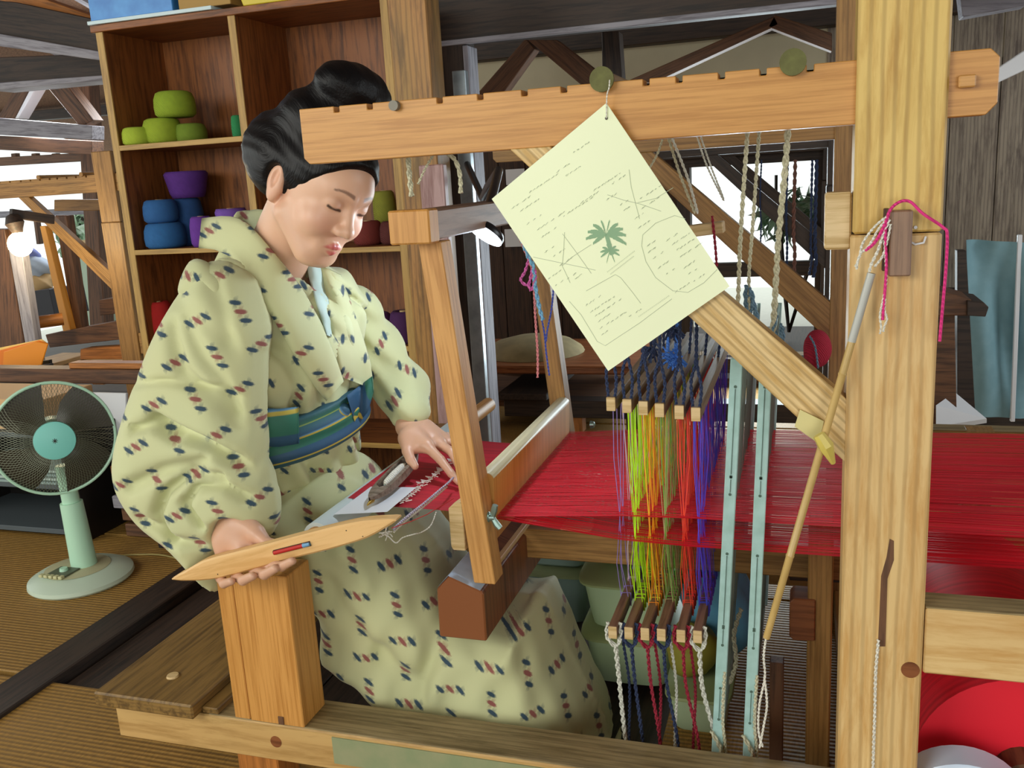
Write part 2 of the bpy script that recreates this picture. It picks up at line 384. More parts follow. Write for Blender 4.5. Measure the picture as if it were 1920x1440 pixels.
pxslab('wall_panel', [(228, 270), (262, 268), (262, 310), (234, 311)], 3.6, .02, white, parent=wall_left)
# hillside garden seen outside the far windows
leafm = plain('garden_foliage', '6f9a6a', .8, noise=.7, nsc=14, c2='dfe8e0')
def shrub(c, r, n, label, seed):
    R = np.random.RandomState(seed); m = MB(); s = MB()
    for i in range(n):
        d = R.normal(size=3); d /= np.linalg.norm(d); p = np.array(c) + d * r * R.uniform(.3, 1) * [1.3, .6, 1]; t = R.normal(size=3) * .05; t2 = np.cross(t, d); t2 *= .45
        m.add([p - t, p + t2, p + t, p - t2], [(0, 1, 2, 3)])
    for i in range(5):
        m2 = np.array(c) + R.normal(size=3) * r * .4; s.tube([(c[0], c[1], 0), (m2 + [0, 0, -.1]), m2 + [0, 0, .2]], .012, 5)
    t = thing('garden_shrub', label, 'shrub', (c[0], c[1], 0)); obj('foliage', m, leafm, t, stuff=True); obj('stem', s, dark, t)
q = py(180, 440, 6.6); shrub((q[0], 6.6, q[2]), .42, 700, 'leafy garden shrub outside the far left windows', 3)
q = py(1480, 470, 5.4); shrub((q[0] + .0, 5.6, .85), .20, 260, 'slender garden shrub outside the bright opening behind the loom', 5)
struct('ground_outside', MB().box(-8, 6, 4.0, 9, -.3, -.1, 0), plain('pale_gravel', 'e6e6dc', .9, noise=.2, nsc=20, c2='c8c8bc'))
struct('floor_veranda', MB().box(-2.0, 2.2, 4.02, 4.9, -.1, -.01, .003), lightw)

# ------------------------------------------------------------------ looms
def loom_frame(root, ox, oy, full=True, m=None):
    """side frames, notched arms, braces, rails: measured off the nearest frame, repeated at the far side"""
    m = m or {}
    for k, yy in enumerate((0.0, 1.04)):
        near = k == 0; X = lambda v: v + ox; Yv = oy + yy
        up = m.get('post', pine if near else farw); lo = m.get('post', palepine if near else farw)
        # right post: upper length and lower length meet in a half-lap scarf at z = 1.14
        obj('post', MB().box(X(.067), X(.188), Yv, Yv + .088, 1.139, 1.95 if full else 1.5, .003, 2), up, root, label='upper length of the right post, yellow' if full and near else None)
        pl = obj('post', MB().box(X(.064), X(.188), Yv - .001, Yv + .09, -.0, 1.137, .003, 2), lo, root, label='lower length of the right post, paler' if full and near else None)
        # notched arm
        nx = [-.766, -.703, -.64, -.576, -.505, -.43, -.365, -.30, -.235, -.185, -.122, -.062, .004]
        o_ = [(-.828, 1.292), (-.838, 1.302), (-.838, 1.385)]
        for n_ in nx:
            if n_ in (-.64,): continue
            o_ += [(n_ - .005, 1.385), (n_ - .005, 1.375), (n_ + .005, 1.375), (n_ + .005, 1.385)]
        o_ += [(.24, 1.385), (.252, 1.373), (.252, 1.312), (.238, 1.297)]
        obj('arm', MB().slab([(X(a), b) for a, b in o_], Yv + .012, Yv + .05, .0012), m.get('arm', amber if near else farw), root)
        # diagonal brace
        obj('brace', MB().slab([(X(-.457), 1.294), (X(-.39), 1.294), (X(.066), .885), (X(.066), .783)], Yv + .004, Yv + .044, .0015, (.45, 0, -.45)), m.get('arm', bracew if near else farw), root)
        # foot rail, pale face, and the side rail that runs back from the post
        obj('rail', MB().box(X(-1.446), X(1.3), Yv, Yv + .105, .082, .168, .003, 0), m.get('rail', railw if near else farw), root)
        if full: obj('rail_top', MB().box(X(-1.2), X(1.3), Yv + .002, Yv + .103, .168, .171, .0005, 0), railtop if near else farw, root)
        obj('side_rail', MB().box(X(.19), X(1.3), Yv + .004, Yv + .062, .433, .547, .003, 0), m.get('rail', palepine if near else farw), root)
        if full: obj('side_rail_top', MB().box(X(.19), X(1.3), Yv + .005, Yv + .06, .547, .5495, .0005, 0), railtop, root)
        for xx in (-1.15, .9):
            obj('foot', MB().box(X(xx), X(xx + .1), Yv + .01, Yv + .09, 0, .082, .003, 2), orangew, root)
        # short front post carrying the breast beam
        if full:
            obj('front_post', MB().box(X(-1.135), X(-1.098), Yv + .002, Yv + .085, .17, .505, .002, 2), amber if near else farw, root)
            obj('front_post', MB().box(X(-1.095), X(-.968), Yv, Yv + .088, .17, .505, .002, 2), amber if near else farw, root)
    # cross rods lying in the notches, lens-shaped end discs against the arm
    for xx in (-.302, -.02):
        r = obj('cross_rod', MB().tube([(ox + xx, oy + .004, 1.392), (ox + xx, oy + 1.1, 1.392)], .012, 12), m.get('rail', dullw), root, smooth=True)
    # breast plank at the front foot
    obj('bench_plank', MB().box(ox - 1.47, ox - 1.215, oy - .03, oy + 1.16, .172, .206, .004, 1), m.get('arm', plankw), root)
mossy = plain('mossy_green', '6c6c3c', .8, noise=.5, nsc=60, c2='4c4828')
loom = thing('floor_loom', 'large pale wooden loom the woman sits at, with notched arm and thick right post', 'loom', (-.3, .5, 0))
loom_frame(loom, 0, 0)
# end discs on the near arm
for xx, r, mt in ((-.302, .019, mossy), (-.02, .019, mossy)):
    obj('rod_disc', MB().lathe([(0.0001, 0), (r, 0), (r, .006), (.0001, .006)], (xx, -.0, 1.389), (0, 1, 0), 24), mt, loom, smooth=True)
obj('rod_disc', MB().lathe([(.0001, 0), (.0085, 0), (.0085, .012), (.0001, .012)], (-.655, .001, 1.377), (0, 1, 0), 16), plain('grey_wood_end', '8a8478', .7), loom, smooth=True)
# joinery on the post
obj('tenon', MB().box(.116, .146, -.024, .0, 1.078, 1.172, .002, 2), walnut, loom, label='brown wedge standing proud of the post')
obj('tenon', MB().box(.108, .1155, -.012, .0, 1.085, 1.175, .001, 2), brownw, loom)
obj('tenon', MB().box(.028, .066, .02, .07, 1.115, 1.20, .003, 0), lightw, loom)
obj('wedge', MB().box(.2, .222, .0, .01, 1.335, 1.352, .002, 0), honey, loom)
obj('peg', MB().lathe([(.0001, .004), (.0125, .004), (.014, 0), (.014, -.02)], (-1.333, .064, .2065), (0, 0, 1), 18), lightw, loom, smooth=True)
obj('bench_lip', MB().box(-1.2145, -1.175, -.0, 1.1, .172, .186, .002, 1), plankw, loom)
obj('mortise_key', MB().box(-1.027, -1.014, -.002, .004, .172, .19, .0005, 2), brownw, loom)
obj('nail', MB().lathe([(.0001, 0), (.0025, 0), (.0025, .002), (.0001, .002)], (.152, -.003, 1.146), (0, 1, 0), 8), white, loom)
obj('eyelet', MB().tube([(.142, -.003, 1.128), (.152, -.008, 1.122), (.163, -.008, 1.124), (.166, -.003, 1.132)], .0016, 6), white, loom, smooth=True)
obj('tacked_card', MB().box(-.905, .1, -.003, .0, .1, .16, .0003, 0), plain('worn_green_card', '86906a', .9, noise=.4, nsc=20, c2='a49c78'), loom)
# cross pieces between the two side frames
obj('inner_rail', MB().slab([(-.62, .392), (.10, .392), (.10, .462), (-.62, .462)], .42, .47, .003), farw, loom)
obj('rail_packing', MB().box(-.52, -.45, .425, .465, .463, .469, .001, 0), lightw, loom)
obj('cross_beam', MB().box(.09, .165, .09, 1.04, .02, .08, .003, 1), farw, loom)
obj('inner_post', MB().box(.015, .063, .34, .42, 0, .55, .003, 2), farw, loom)
obj('inner_post', MB().box(-.058, -.03, .33, .36, 0, .24, .002, 2), brownw, loom)
obj('inner_post', MB().box(.40, .47, 1.045, 1.09, 0, .55, .003, 2), farw, loom)
obj('treadle_block', MB().slab([(-.02, .30), (-.02, .375), (-.012, .385), (.03, .385), (.03, .295), (-.01, .292)], .335, .40, .002), redwood, loom)
obj('back_bar', MB().beam(py(1480, 1082, .6), py(1600, 1088, .6), .012, .012), dark, loom)
# beater: head bar, two swords, cap, reed, sley beam
bt = obj('beater', MB().box(-.712, -.640, .075, .95, 1.146, 1.200, .003, 1), walnut, loom)
obj('head_block', MB().box(-.716, -.636, .072, .118, 1.142, 1.203, .003, 2), amber, bt)
for yy, dx in ((.12, 0), (.80, 0)):
    obj('sword', MB().slab([(-.682, 1.142), (-.637, 1.142), (-.574, .467), (-.619, .467)], yy, yy + .052, .002, (.1, 0, -1)), honey if yy < .5 else farw, bt)
obj('sley_beam', MB().slab([(-.702, .342), (-.6, .342), (-.6, .447), (-.607, .452), (-.672, .478), (-.70, .448)], .118, .92, .003, (0, 1, 0)), redwood, bt, label='heavy dark red wooden beam at the foot of the beater')
obj('sley_face', MB().add([(-.7006, .1175, .4485), (-.6722, .1175, .4792), (-.606, .1175, .4532), (-.606, .27, .4532), (-.6722, .27, .4792), (-.7006, .27, .4485)], [(0, 1, 4, 5), (1, 2, 3, 4)]), plain('worn_blue_lit_edge', 'c4d4e8', .35, noise=.2, nsc=60, c2='8c9cb0'), bt)  # worn top of the sley beam, its bluish reflected light put into the colour
obj('race_strip', MB().box(-.606, -.594, .2, .92, .468, .48, .001, 1), lightw, bt)
capp = [(-.612, .535), (-.588, .535)] + [(-.6 + .017 * math.cos(a), .667 + .012 * math.sin(a)) for a in np.linspace(0, math.pi, 7)]
cap = obj('reed_cap', MB().slab(capp, .176, .80, .0012, (0, 1, 0)), amber, bt, smooth=True)
cl = MB()
for i in range(7):
    a0, = [math.pi * i / 6]
cl.slab([(-.6 + .0185 * math.cos(a), .668 + .0125 * math.sin(a)) for a in np.linspace(.15, math.pi - .1, 7)] + [(-.618, .65), (-.6, .655)], .177, .799, .0006, (0, 1, 0)); obj('cap_roll', cl, plain('pale_cap_wood', 'cfc4a0', .5), bt, smooth=True)  # paler wood along the rounded top of the reed cap
obj('reed_block', MB().slab([(-.660, .532), (-.634, .532), (-.634, .632), (-.648, .632), (-.664, .620), (-.664, .54)], .125, .16, .0015), lightw, bt)
wn = MB().lathe([(.0001, 0), (.011, 0), (.011, .004), (.008, .006), (.006, .016), (.0001, .016)], (-.590, .142, .600), (1, 0, 0), 14)
wn.tube([(-.579, .142, .600), (-.574, .142, .616), (-.571, .142, .626)], [.005, .007, .006], 8); wn.tube([(-.579, .142, .600), (-.571, .142, .586), (-.564, .142, .578)], [.005, .007, .006], 8)
steel = plain('zinc', '9fb8b0', .35, .8); obj('wing_nut', wn, steel, bt, smooth=True)
obj('wing_nut', MB().lathe([(.0001, 0), (.01, 0), (.008, .01), (.0001, .014)], (-.535, .826, .60), (1, 0, 0), 12), steel, bt, smooth=True)
# breast (cloth) roll, white paper rolled on it
obj('cloth_roll', MB().tube([(-.915, .035, .576), (-.915, 1.1, .576)], .022, 18), amber, loom, smooth=True)
obj('roll_paper', MB().tube([(-.915, .045, .575), (-.915, .90, .575)], .031, 20), plain('pale_blue_paper', 'cfdcdc', .5), loom, smooth=True)
# warp beam with its red warp and plastic wrapped end
redyarn = None
def thread_mat(name, c, c2):
    k = NT(name); a = k.n('ShaderNodeAttribute', attribute_name='gc'); mp = k.n('ShaderNodeMapping'); mp.inputs['Scale'].default_value = (.6, 90, 1); k.l(a.outputs['Vector'], mp.inputs[0])
    n = k.noise(mp.outputs[0], 1, 2); k.l(k.mix(k.ramp(n, [(.35, (0, 0, 0, 1)), (.7, (1, 1, 1, 1))]), lin(c), lin(c2)), k.b.inputs['Base Color']); setp(k.b, Roughness=.6); return k.m
redm = thread_mat('red_warp_yarn', 'ff2038', 'd81028'); redcloth = thread_mat('red_cloth', 'c81830', 'a01024')
obj('warp_roll', MB().lathe([(.0001, 0), (.178, 0), (.178, .71), (.0001, .71)], (.378, .15, .18), (0, 1, 0), 48), redm, loom, smooth=True)
obj('warp_roll_end', MB().lathe([(.0001, 0), (.1, 0), (.108, .006), (.108, .06), (.07, .07)], (.268, .02, .155), (0, 1, 0), 40), plain('milky_plastic', 'd0e0f4', .25), loom, smooth=True)
obj('warp_beam_core', MB().tube([(.378, .1, .18), (.378, 1.05, .18)], .05, 20), brownw, loom, smooth=True)
# ---- warp: two sheets of ribbons of yarn
def sheet(name, z0, z1, n=300, xs=(-.586, -.46, -.33, -.2, .1, .5, 1.25)):
    m = MB(); R = np.random.RandomState(3)
    y0, y1 = .185, .80
    for i in range(n):
        t = i / (n - 1); y = y0 + (y1 - y0) * t; j = R.normal() * .0006; w = .00122
        zz = [z0 + (z1 - z0) * min(1, max(0, (x + .586) / .3)) + (R.normal() * .0006) for x in xs]
        V = []; G = []; 
        for x, z in zip(xs, zz):
            yy = y + j + .05 * t * max(0, x) 
            V += [(x, yy - w, z), (x, yy + w, z)]; G += [(x, t * 6, 0), (x, t * 6, 0)]
        m.add(V, [(2 * k, 2 * k + 1, 2 * k + 3, 2 * k + 2) for k in range(len(xs) - 1)], G)
    return obj(name, m, redm, loom, stuff=True)
sheet('warp_threads', .585, .605); sheet('warp_threads', .58, .548)
# woven cloth between reed and breast roll
def clothf(u, v):
    x = -.588 - u * .33; y = .185 + v * .49; z = .585 + .012 * u + .002 * math.sin(v * 9 + u * 5)
    if x < -.9: z = .606
    return (x, y, z)
cm = MB().grid(clothf, 24, 20); obj('woven_cloth', cm, redcloth, loom, smooth=True)
wm = MB(); R = np.random.RandomState(8)
for i in range(7):
    for k in range(4):
        x = -.655 - .004 * i; y = .2 + i * .045
        x = -.64 - k * .0045 - (0 if k else 0); wm.box(x, x + (.0025 if k < 3 else .006), y, y + .003 + .003 * (k == 3), .5885, .5905, 0)
for i in range(60): 
    t = i / 60; x = -.80 + R.normal() * .004; y = .19 + t * .3; wm.tube([(x, y, .5985), (x + R.normal() * .006, y + .004, .601), (x + .006, y + .006, .5985)], .0011, 4)
obj('kasuri_dashes', wm, plain('white_thread', 'e8e4dc', .7), loom, stuff=True)
wl_ = MB().box(-.905, -.80, .10, .30, .6035, .6055, .0003); obj('roll_label', MB().add([(-.9, .09, .6065), (-.80, .13, .603), (-.80, .28, .603), (-.9, .26, .6065)], [(0, 1, 2, 3)]), white, loom)
# twisted selvedge thread over to the shuttle
THREAD = [py(868, 893, .30), py(800, 940, .14), py(735, 985, -.01)]
# ------------------------------------------------------------------ heddle shafts (six, hung one behind the other)
navy = yarn('navy_cord', '2c3a5c', '141c34'); whitec = yarn('white_cord', 'dcdcd0', 'a8a898'); crim = yarn('crimson_cord', 'a02038', '5c1020')
creamc = yarn('cream_rope', 'd0ccae', '98947a')
HC = [('pale pink and white', ['d8c8d8', 'c8a8b8', '8c78c0'], 14), ('lime green', ['b8f01c', '9ce820', 'e0e828', '58c040'], 46), ('yellow and orange', ['f0c820', 'f09018', 'e87818', 'e8e030'], 46),
      ('khaki and green', ['988c50', '48a040', '6cb040', 'a89868'], 40), ('scarlet', ['e82820', 'd83030', 'f04828'], 44), ('violet and blue', ['5838c8', '4050d0', '7840b8'], 40)]
hm = {}
for h in sum([c for _, c, _ in HC], []):
    hm[h] = plain('heddle_' + h, h, .6)
for i, (nm, cols, n) in enumerate(HC):
    x = -.336 + i * .0292 + (.006 if i > 3 else 0); y0 = .15 + .003 * i; zt = .833 - .004 * i; zb = .372
    t = thing('heddle_shaft', f'{nm} string heddle shaft, ' + ['nearest the beater', 'second from the beater', 'third from the beater', 'fourth from the beater', 'fifth from the beater', 'last before the pale green frames'][i], 'heddle shaft', (x, .5, zb - .02), 'string heddle shafts hung in the loom')
    obj('upper_bar', MB().box(x - .0085, x + .0085, y0, .88, zt - .013, zt + .013, .0015, 1), dullw, t)
    obj('bar_end', MB().box(x - .0083, x + .0083, y0 - .0012, y0 + .001, zt - .0128, zt + .0128, .0006, 0), lightw, t)
    xb = x - .012 + .002 * i
    obj('lower_bar', MB().box(xb - .0085, xb + .0085, y0, .88, zb - .013, zb + .013, .0015, 1), walnut, t)
    obj('bar_end', MB().box(xb - .0083, xb + .0083, y0 - .0012, y0 + .001, zb - .0128, zb + .0128, .0006, 0), lightw, t)
    R = np.random.RandomState(20 + i); hs = [MB() for _ in cols]
    for k in range(n):
        f = (k + .5) / n; y = .19 + .6 * f ** 1.15 + R.normal() * .004; ci = min(len(cols) - 1, int(R.uniform(0, len(cols)))) if i != 1 else (0 if k < 20 else 2 if R.rand() < .5 else 3)
        yt = y + R.normal() * .012; dx = R.normal() * .003; mid = (x + dx * .5, y, .575 + R.normal() * .012); w = .004 + R.rand() * .004
        for s_ in (-1, 1):
            hs[ci].tube([(x + s_ * .007, yt + s_ * .003, zt + .012), (x + s_ * w + dx, (y + yt) / 2 + R.normal() * .004, .71), mid, (xb + s_ * .006 + dx, y + .045 + R.normal() * .006, .47), (xb + s_ * .008, yt + .085, zb - .012)], .00085, 4, cap=False)
        # the loops gathered round the lower bar
        hs[ci].tube([(xb - .0095, yt + .085, zb - .014), (xb - .0095, yt + .088, zb + .014), (xb + .0095, yt + .089, zb + .0145), (xb + .0098, yt + .087, zb - .014)], .0014, 4)
    for c_, m in zip(cols, hs):
        if m.v: obj('heddles', m, hm[c_], t, stuff=True)
    # hanging cords: navy loop from above, coloured tie below
    top = (x + .004, y0 + .012, 1.02)
    obj('hanging_cord', rope([(x - .006, y0 + .01, zt + .01), (x - .009, y0 + .012, zt + .06), (x, y0 + .014, zt + .10), top], .0034, 6), navy, t, smooth=True)
    obj('hanging_cord', rope([(x + .006, y0 + .01, zt + .01), (x + .009, y0 + .012, zt + .05), (x + .001, y0 + .014, zt + .10), top], .0034, 6), navy, t, smooth=True)
    obj('hanging_cord', rope([(x, .62, zt + .01), (x + .01, .60, 1.0), (-.25, .5, 1.10)], .0034, 6), navy, t, smooth=True)
    tc = [whitec, navy, crim, navy, crim, whitec][i]
    obj('tie_cord', rope([(xb - .012, y0 + .018, zb + .012), (xb - .014, y0 + .012, zb - .016), (xb + .004, y0 + .012, zb - .035), (xb + .013, y0 + .014, zb - .012), (xb + .012, y0 + .018, zb + .013)], .005, 6), tc, t, smooth=True)
    obj('tie_cord', rope([(xb + .002, y0 + .012, zb - .03), (xb + .006, y0 + .02, zb - .12), (xb + .012 + .004 * i, y0 + .03, .12), (xb + .02, y0 + .05, .03)], [.0052, .0042, .004, .004, .0038, .0052][i], 8), tc, t, smooth=True)
    if i in (0, 2, 3, 4):
        tc2 = [navy, crim, whitec, crim][{0: 0, 2: 1, 3: 2, 4: 3}[i]]
        obj('tie_cord', rope([(xb + .012, y0 + .03, zb - .02), (xb + .02, y0 + .05, zb - .14), (xb + .012, y0 + .07, .10), (xb + .01, y0 + .09, .03)], .0034, 8), tc2, t, smooth=True)
# far ends hang in a tangle of navy and blue tufts
tf = thing('cord_tuft', 'tangle of navy and bright blue cord ends knotted above the heddle shafts', 'cord', (-.26, .36, .86))
for c_, cc, mt in (((-.285, .34, .90), 26, navy), ((-.25, .37, .935), 26, navy), ((-.25, .40, .87), 30, yarn('bright_blue_yarn', '4c84dc', '2850a0')), ((-.275, .46, .86), 18, MATS['bright_blue_yarn'] if 'bright_blue_yarn' in MATS else navy)):
    m = MB(); R = np.random.RandomState(int(c_[0] * -1000))
    for k in range(cc):
        d = R.normal(size=3); d /= np.linalg.norm(d); p = np.array(c_); m.tube([p, p + d * .014 + R.normal(size=3) * .003, p + d * .026 + [0, 0, -.004]], .0022, 4)
    m.tube([np.array(c_) + [0, 0, .01], np.array(c_) + [.01, .0, .14]], .004, 6)
    obj('tuft', m, mt, tf)
# two pale green metal heddle frames
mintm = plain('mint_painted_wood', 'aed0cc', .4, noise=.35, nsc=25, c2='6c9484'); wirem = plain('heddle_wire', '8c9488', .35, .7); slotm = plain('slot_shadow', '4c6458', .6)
for k, (xt, xb, y0) in enumerate(((-.112, -.152, .172), (-.062, -.092, .172))):
    t = thing('wire_harness', ['left', 'right'][k] + ' of the two pale green wire heddle frames', 'heddle frame', (xb, .5, .1), 'pale green heddle frames')
    w = .0108
    for j, yy in enumerate((y0, .84)):
        sm = MB().slab([(xt - w, .915), (xt + w, .915), (xb + w, .115), (xb - w, .115)], yy, yy + .010, .0015, (0, 0, 1))
        o = obj('stile', sm, mintm, t)
        if j == 0:
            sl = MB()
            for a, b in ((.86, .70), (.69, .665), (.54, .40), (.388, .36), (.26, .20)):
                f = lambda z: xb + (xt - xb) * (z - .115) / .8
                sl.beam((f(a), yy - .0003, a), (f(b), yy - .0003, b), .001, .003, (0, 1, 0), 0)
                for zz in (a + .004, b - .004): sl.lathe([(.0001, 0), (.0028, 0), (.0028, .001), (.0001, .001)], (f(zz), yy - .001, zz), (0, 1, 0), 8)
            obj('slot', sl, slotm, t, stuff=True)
    obj('top_bar', MB().beam((xt, y0 + .01, .905), (xt, .84, .905), .012, .02), mintm, t); obj('bottom_bar', MB().beam((xb, y0 + .01, .125), (xb, .84, .125), .012, .02), mintm, t)
    m = MB(); R = np.random.RandomState(40 + k)
    for i in range(90):
        y = y0 + .02 + .6 * (i / 90) ** 1.1; dx = R.normal() * .001 + .004
        m.tube([(xt + dx, y, .895), ((xt + xb) / 2 + dx, y + R.normal() * .002, .52), (xb + dx, y, .135)], .0007, 4, cap=False)
    obj('wires', m, wirem, t, stuff=True)
    obj('tie_cord', rope([(xb - .01, y0 - .004, .17), (xb + .008, y0 - .006, .13), (xb + .002, y0 + .0, .06), (xb + .006, y0 + .02, .01)], .005, 8), creamc, t, smooth=True)
    obj('tie_cord', rope([(xb + .016, y0 + .0, .30), (xb + .012, y0 - .004, .2), (xb + .016, y0 + .006, .12), (xb + .01, y0 + .02, .02)], .0036, 8), creamc, t, smooth=True)
# ropes hanging from the rods over the arms
def cordthing(name, label, pts, r, mat, cat='cord', group=None, **k):
    o = obj(name, rope(pts, r, **k), mat, smooth=True); tag(o, label, cat, group); return o
P_ = lambda a, b, y: py(a, b, y)
cordthing('hanging_rope', 'leftmost of the three thick ropes hanging from the top arm to the green frames', [P_(1402, 235, .16), P_(1396, 330, .17), P_(1388, 450, .18), P_(1384, 560, .19), P_(1376, 690, .2)], .0042, creamc, 'rope')
cordthing('hanging_rope', 'middle of the three thick ropes hanging to the green frames, knotted low', [P_(1424, 235, .2), P_(1418, 330, .2), P_(1410, 440, .2), P_(1404, 540, .2), P_(1410, 700, .2)], .0036, creamc, 'rope')
cordthing('hanging_rope', 'rightmost thick pale rope hanging from the top arm before the window', [P_(1478, 232, .12), P_(1470, 340, .14), P_(1458, 470, .16), P_(1450, 610, .18), P_(1440, 740, .2)], .0058, creamc, 'rope')
cordthing('knot_tail', 'blue grey knot at the end of the middle hanging rope', [P_(1400, 535, .2), P_(1398, 560, .2), P_(1404, 590, .2), P_(1412, 565, .2), P_(1404, 540, .2), P_(1420, 600, .2), P_(1424, 650, .2)], .005, yarn('blue_grey_cord', '6c8ca0', '3c5468'), 'knot')
cordthing('knot_tail', 'blue grey knot at the end of the right hanging rope', [P_(1456, 590, .18), P_(1450, 615, .18), P_(1462, 640, .18), P_(1466, 610, .18), P_(1468, 660, .2), P_(1474, 700, .2)], .005, MATS['blue_grey_cord'], 'knot')
cordthing('sling_cord', 'doubled grey cord slanting from the arm down to the wooden lever', [P_(1252, 255, .3), P_(1276, 330, .33), P_(1303, 400, .36)], .003, creamc)
cordthing('sling_cord', 'second strand of the slanting cord tied to the wooden lever', [P_(1258, 255, .3), P_(1288, 330, .33), P_(1308, 400, .36)], .003, whitec)
cordthing('sling_cord', 'thin looped cord slanting in front of the window', [P_(1305, 250, .3), P_(1325, 310, .32), P_(1350, 362, .34), P_(1357, 376, .35), P_(1352, 360, .35), P_(1332, 310, .33), P_(1312, 250, .3)], .002, whitec)
cordthing('sling_cord', 'short pale cord beside the upper right edge of the pinned paper', [P_(1242, 262, .3), P_(1232, 290, .3), P_(1218, 315, .3)], .0024, creamc)
lv = obj('lever_bar', MB().beam(P_(1150, 452, .40) , P_(1358, 425, .40), .05, .022), lightw); tag(lv, 'short wooden lever bar hanging on cords right of the paper', 'lever')
cordthing('tie_cord', 'crimson cord knotted below the wooden lever', [P_(1335, 405, .37), P_(1338, 430, .37), P_(1342, 470, .37), P_(1344, 500, .37)], .003, crim)
cordthing('hanging_rope', 'frayed cream rope doubled under the left of the notched arm', [P_(765, 290, .09), P_(768, 330, .09), P_(772, 368, .09)], .0055, creamc, 'rope')
cordthing('hanging_rope', 'thin cord slanting under the notched arm by the shelf post', [P_(814, 288, .09), P_(798, 315, .09), P_(784, 345, .09)], .0026, creamc, 'rope')
cordthing('hanging_rope', 'frayed hooked rope end under the notched arm, left of the lamp', [P_(838, 288, .1), P_(852, 298, .1), P_(862, 325, .1), P_(864, 362, .1)], .0045, creamc, 'rope')
# right post: pink and white cords over the wedge
pinkc = yarn('pink_cord', 'e83888', 'a81c5c'); wy = yarn('white_yarn', 'ece8dc', 'b8b4a0')
pc = thing('cord_bundle', 'pink and white cords looped over the wedge of the right post', 'cord', py(1700, 640, -.03))
Q = lambda a, b, d=-.028: py(a, b, d)
for nm, pts, r, mt in (('pink_cord', [Q(1655, 600), Q(1658, 560), Q(1662, 500), Q(1660, 440), Q(1666, 400), Q(1684, 380), Q(1706, 378), Q(1730, 400), Q(1768, 426), Q(1776, 440), Q(1774, 500), Q(1768, 570), Q(1762, 640)], .0022, pinkc),
                       ('pink_cord', [Q(1622, 470), Q(1640, 455), Q(1655, 430), Q(1666, 402)], .0026, pinkc),
                       ('white_cord', [Q(1664, 405), Q(1640, 425), Q(1618, 455), Q(1612, 480), Q(1604, 500)], .002, wy), ('white_cord', [Q(1666, 408), Q(1648, 428), Q(1630, 460), Q(1612, 478), Q(1606, 505)], .002, wy),
                       ('white_cord', [Q(1668, 412), Q(1656, 440), Q(1646, 470), Q(1634, 495), Q(1630, 510)], .0024, wy), ('white_cord', [Q(1670, 420), Q(1664, 450), Q(1655, 480), Q(1640, 500)], .002, wy),
                       ('white_cord', [Q(1658, 450), Q(1662, 520), Q(1656, 560), Q(1650, 590), Q(1652, 612), Q(1650, 626)], .0018, wy), ('white_cord', [Q(1660, 560), Q(1658, 580), Q(1663, 598), Q(1658, 612), Q(1656, 622)], .0018, wy)):
    obj(nm, rope(pts, r, 8, twist=mt is not pinkc), mt, pc, smooth=True)
bam = plain('bamboo', 'c8a868', .35, noise=.3, nsc=18, c2='98783c')
st = thing('bamboo_stick', 'long thin bamboo stick hanging slantwise before the right post and brace', 'stick', py(1437, 1200, -.03))
a = np.array(Q(1634, 512)); b = np.array(Q(1437, 1196)); obj('cane', MB().tube([a + (b - a) * t for t in (0, .25, .252, .258, .5, .75, .752, .758, 1)], [.0055, .0058, .0066, .0058, .006, .0062, .007, .0062, .0058], 10), bam, st, smooth=True)
obj('cane_tip', MB().tube([a, a + (b - a) * .17], .0061, 10), plain('clear_tape_grey', 'b8b8b0', .2), st, smooth=True)
obj('tail_cord', rope([Q(1437, 1190), Q(1432, 1230), Q(1434, 1270), Q(1424, 1320), Q(1422, 1370), Q(1430, 1400)], .0022, 8), wy, st, smooth=True)
obj('tail_cord', rope([Q(1433, 1270), Q(1438, 1320), Q(1432, 1360), Q(1424, 1402)], .0022, 8), wy, st, smooth=True)
tapem = plain('paper_tape', 'd8cc8c', .5); tp = thing('paper_tape', 'cream paper tape folded over the lower end of the brace and round the stick', 'tape', py(1525, 830, -.01))
obj('fold', MB().slab([(py(a_, b_, -.004)[0], py(a_, b_, -.004)[2]) for a_, b_ in ((1500, 768), (1545, 790), (1535, 832), (1490, 800))], -.004, .0, .0003), tapem, tp)
obj('strip', MB().tube([py(1535, 815, -.037), py(1548, 835, -.038), py(1562, 868, -.024)], [.009, .012, .004], 8), plain('yellow_tape', 'd4c060', .4), tp, smooth=True)
cordthing('plumb_cord', 'white twisted cord hanging down the front of the right post', [py(1647, 1200, -.005), py(1642, 1260, -.006), py(1640, 1340, -.006), py(1636, 1460, -.006)], .0028, wy)
pf = obj('post_filler', MB().slab([(py(a_, b_, -.001)[0], py(a_, b_, -.001)[2]) for a_, b_ in ((1668, 1010), (1676, 1014), (1676, 1050), (1664, 1085), (1660, 1212), (1646, 1212), (1652, 1080), (1662, 1045))], -.0016, .0, .0003, (0, 0, 1)), brownw, loom, label='dark scar down the right post')
obj('knot', MB().lathe([(.0001, 0), (.014, 0), (.0145, .001)], (.171, -.0015, .44), (0, 1, 0), 18), redwood, loom)
obj('knot', MB().lathe([(.0001, 0), (.013, 0), (.0135, .001)], (-1.04, -.0008, .128), (0, 1, 0), 18), redwood, loom)

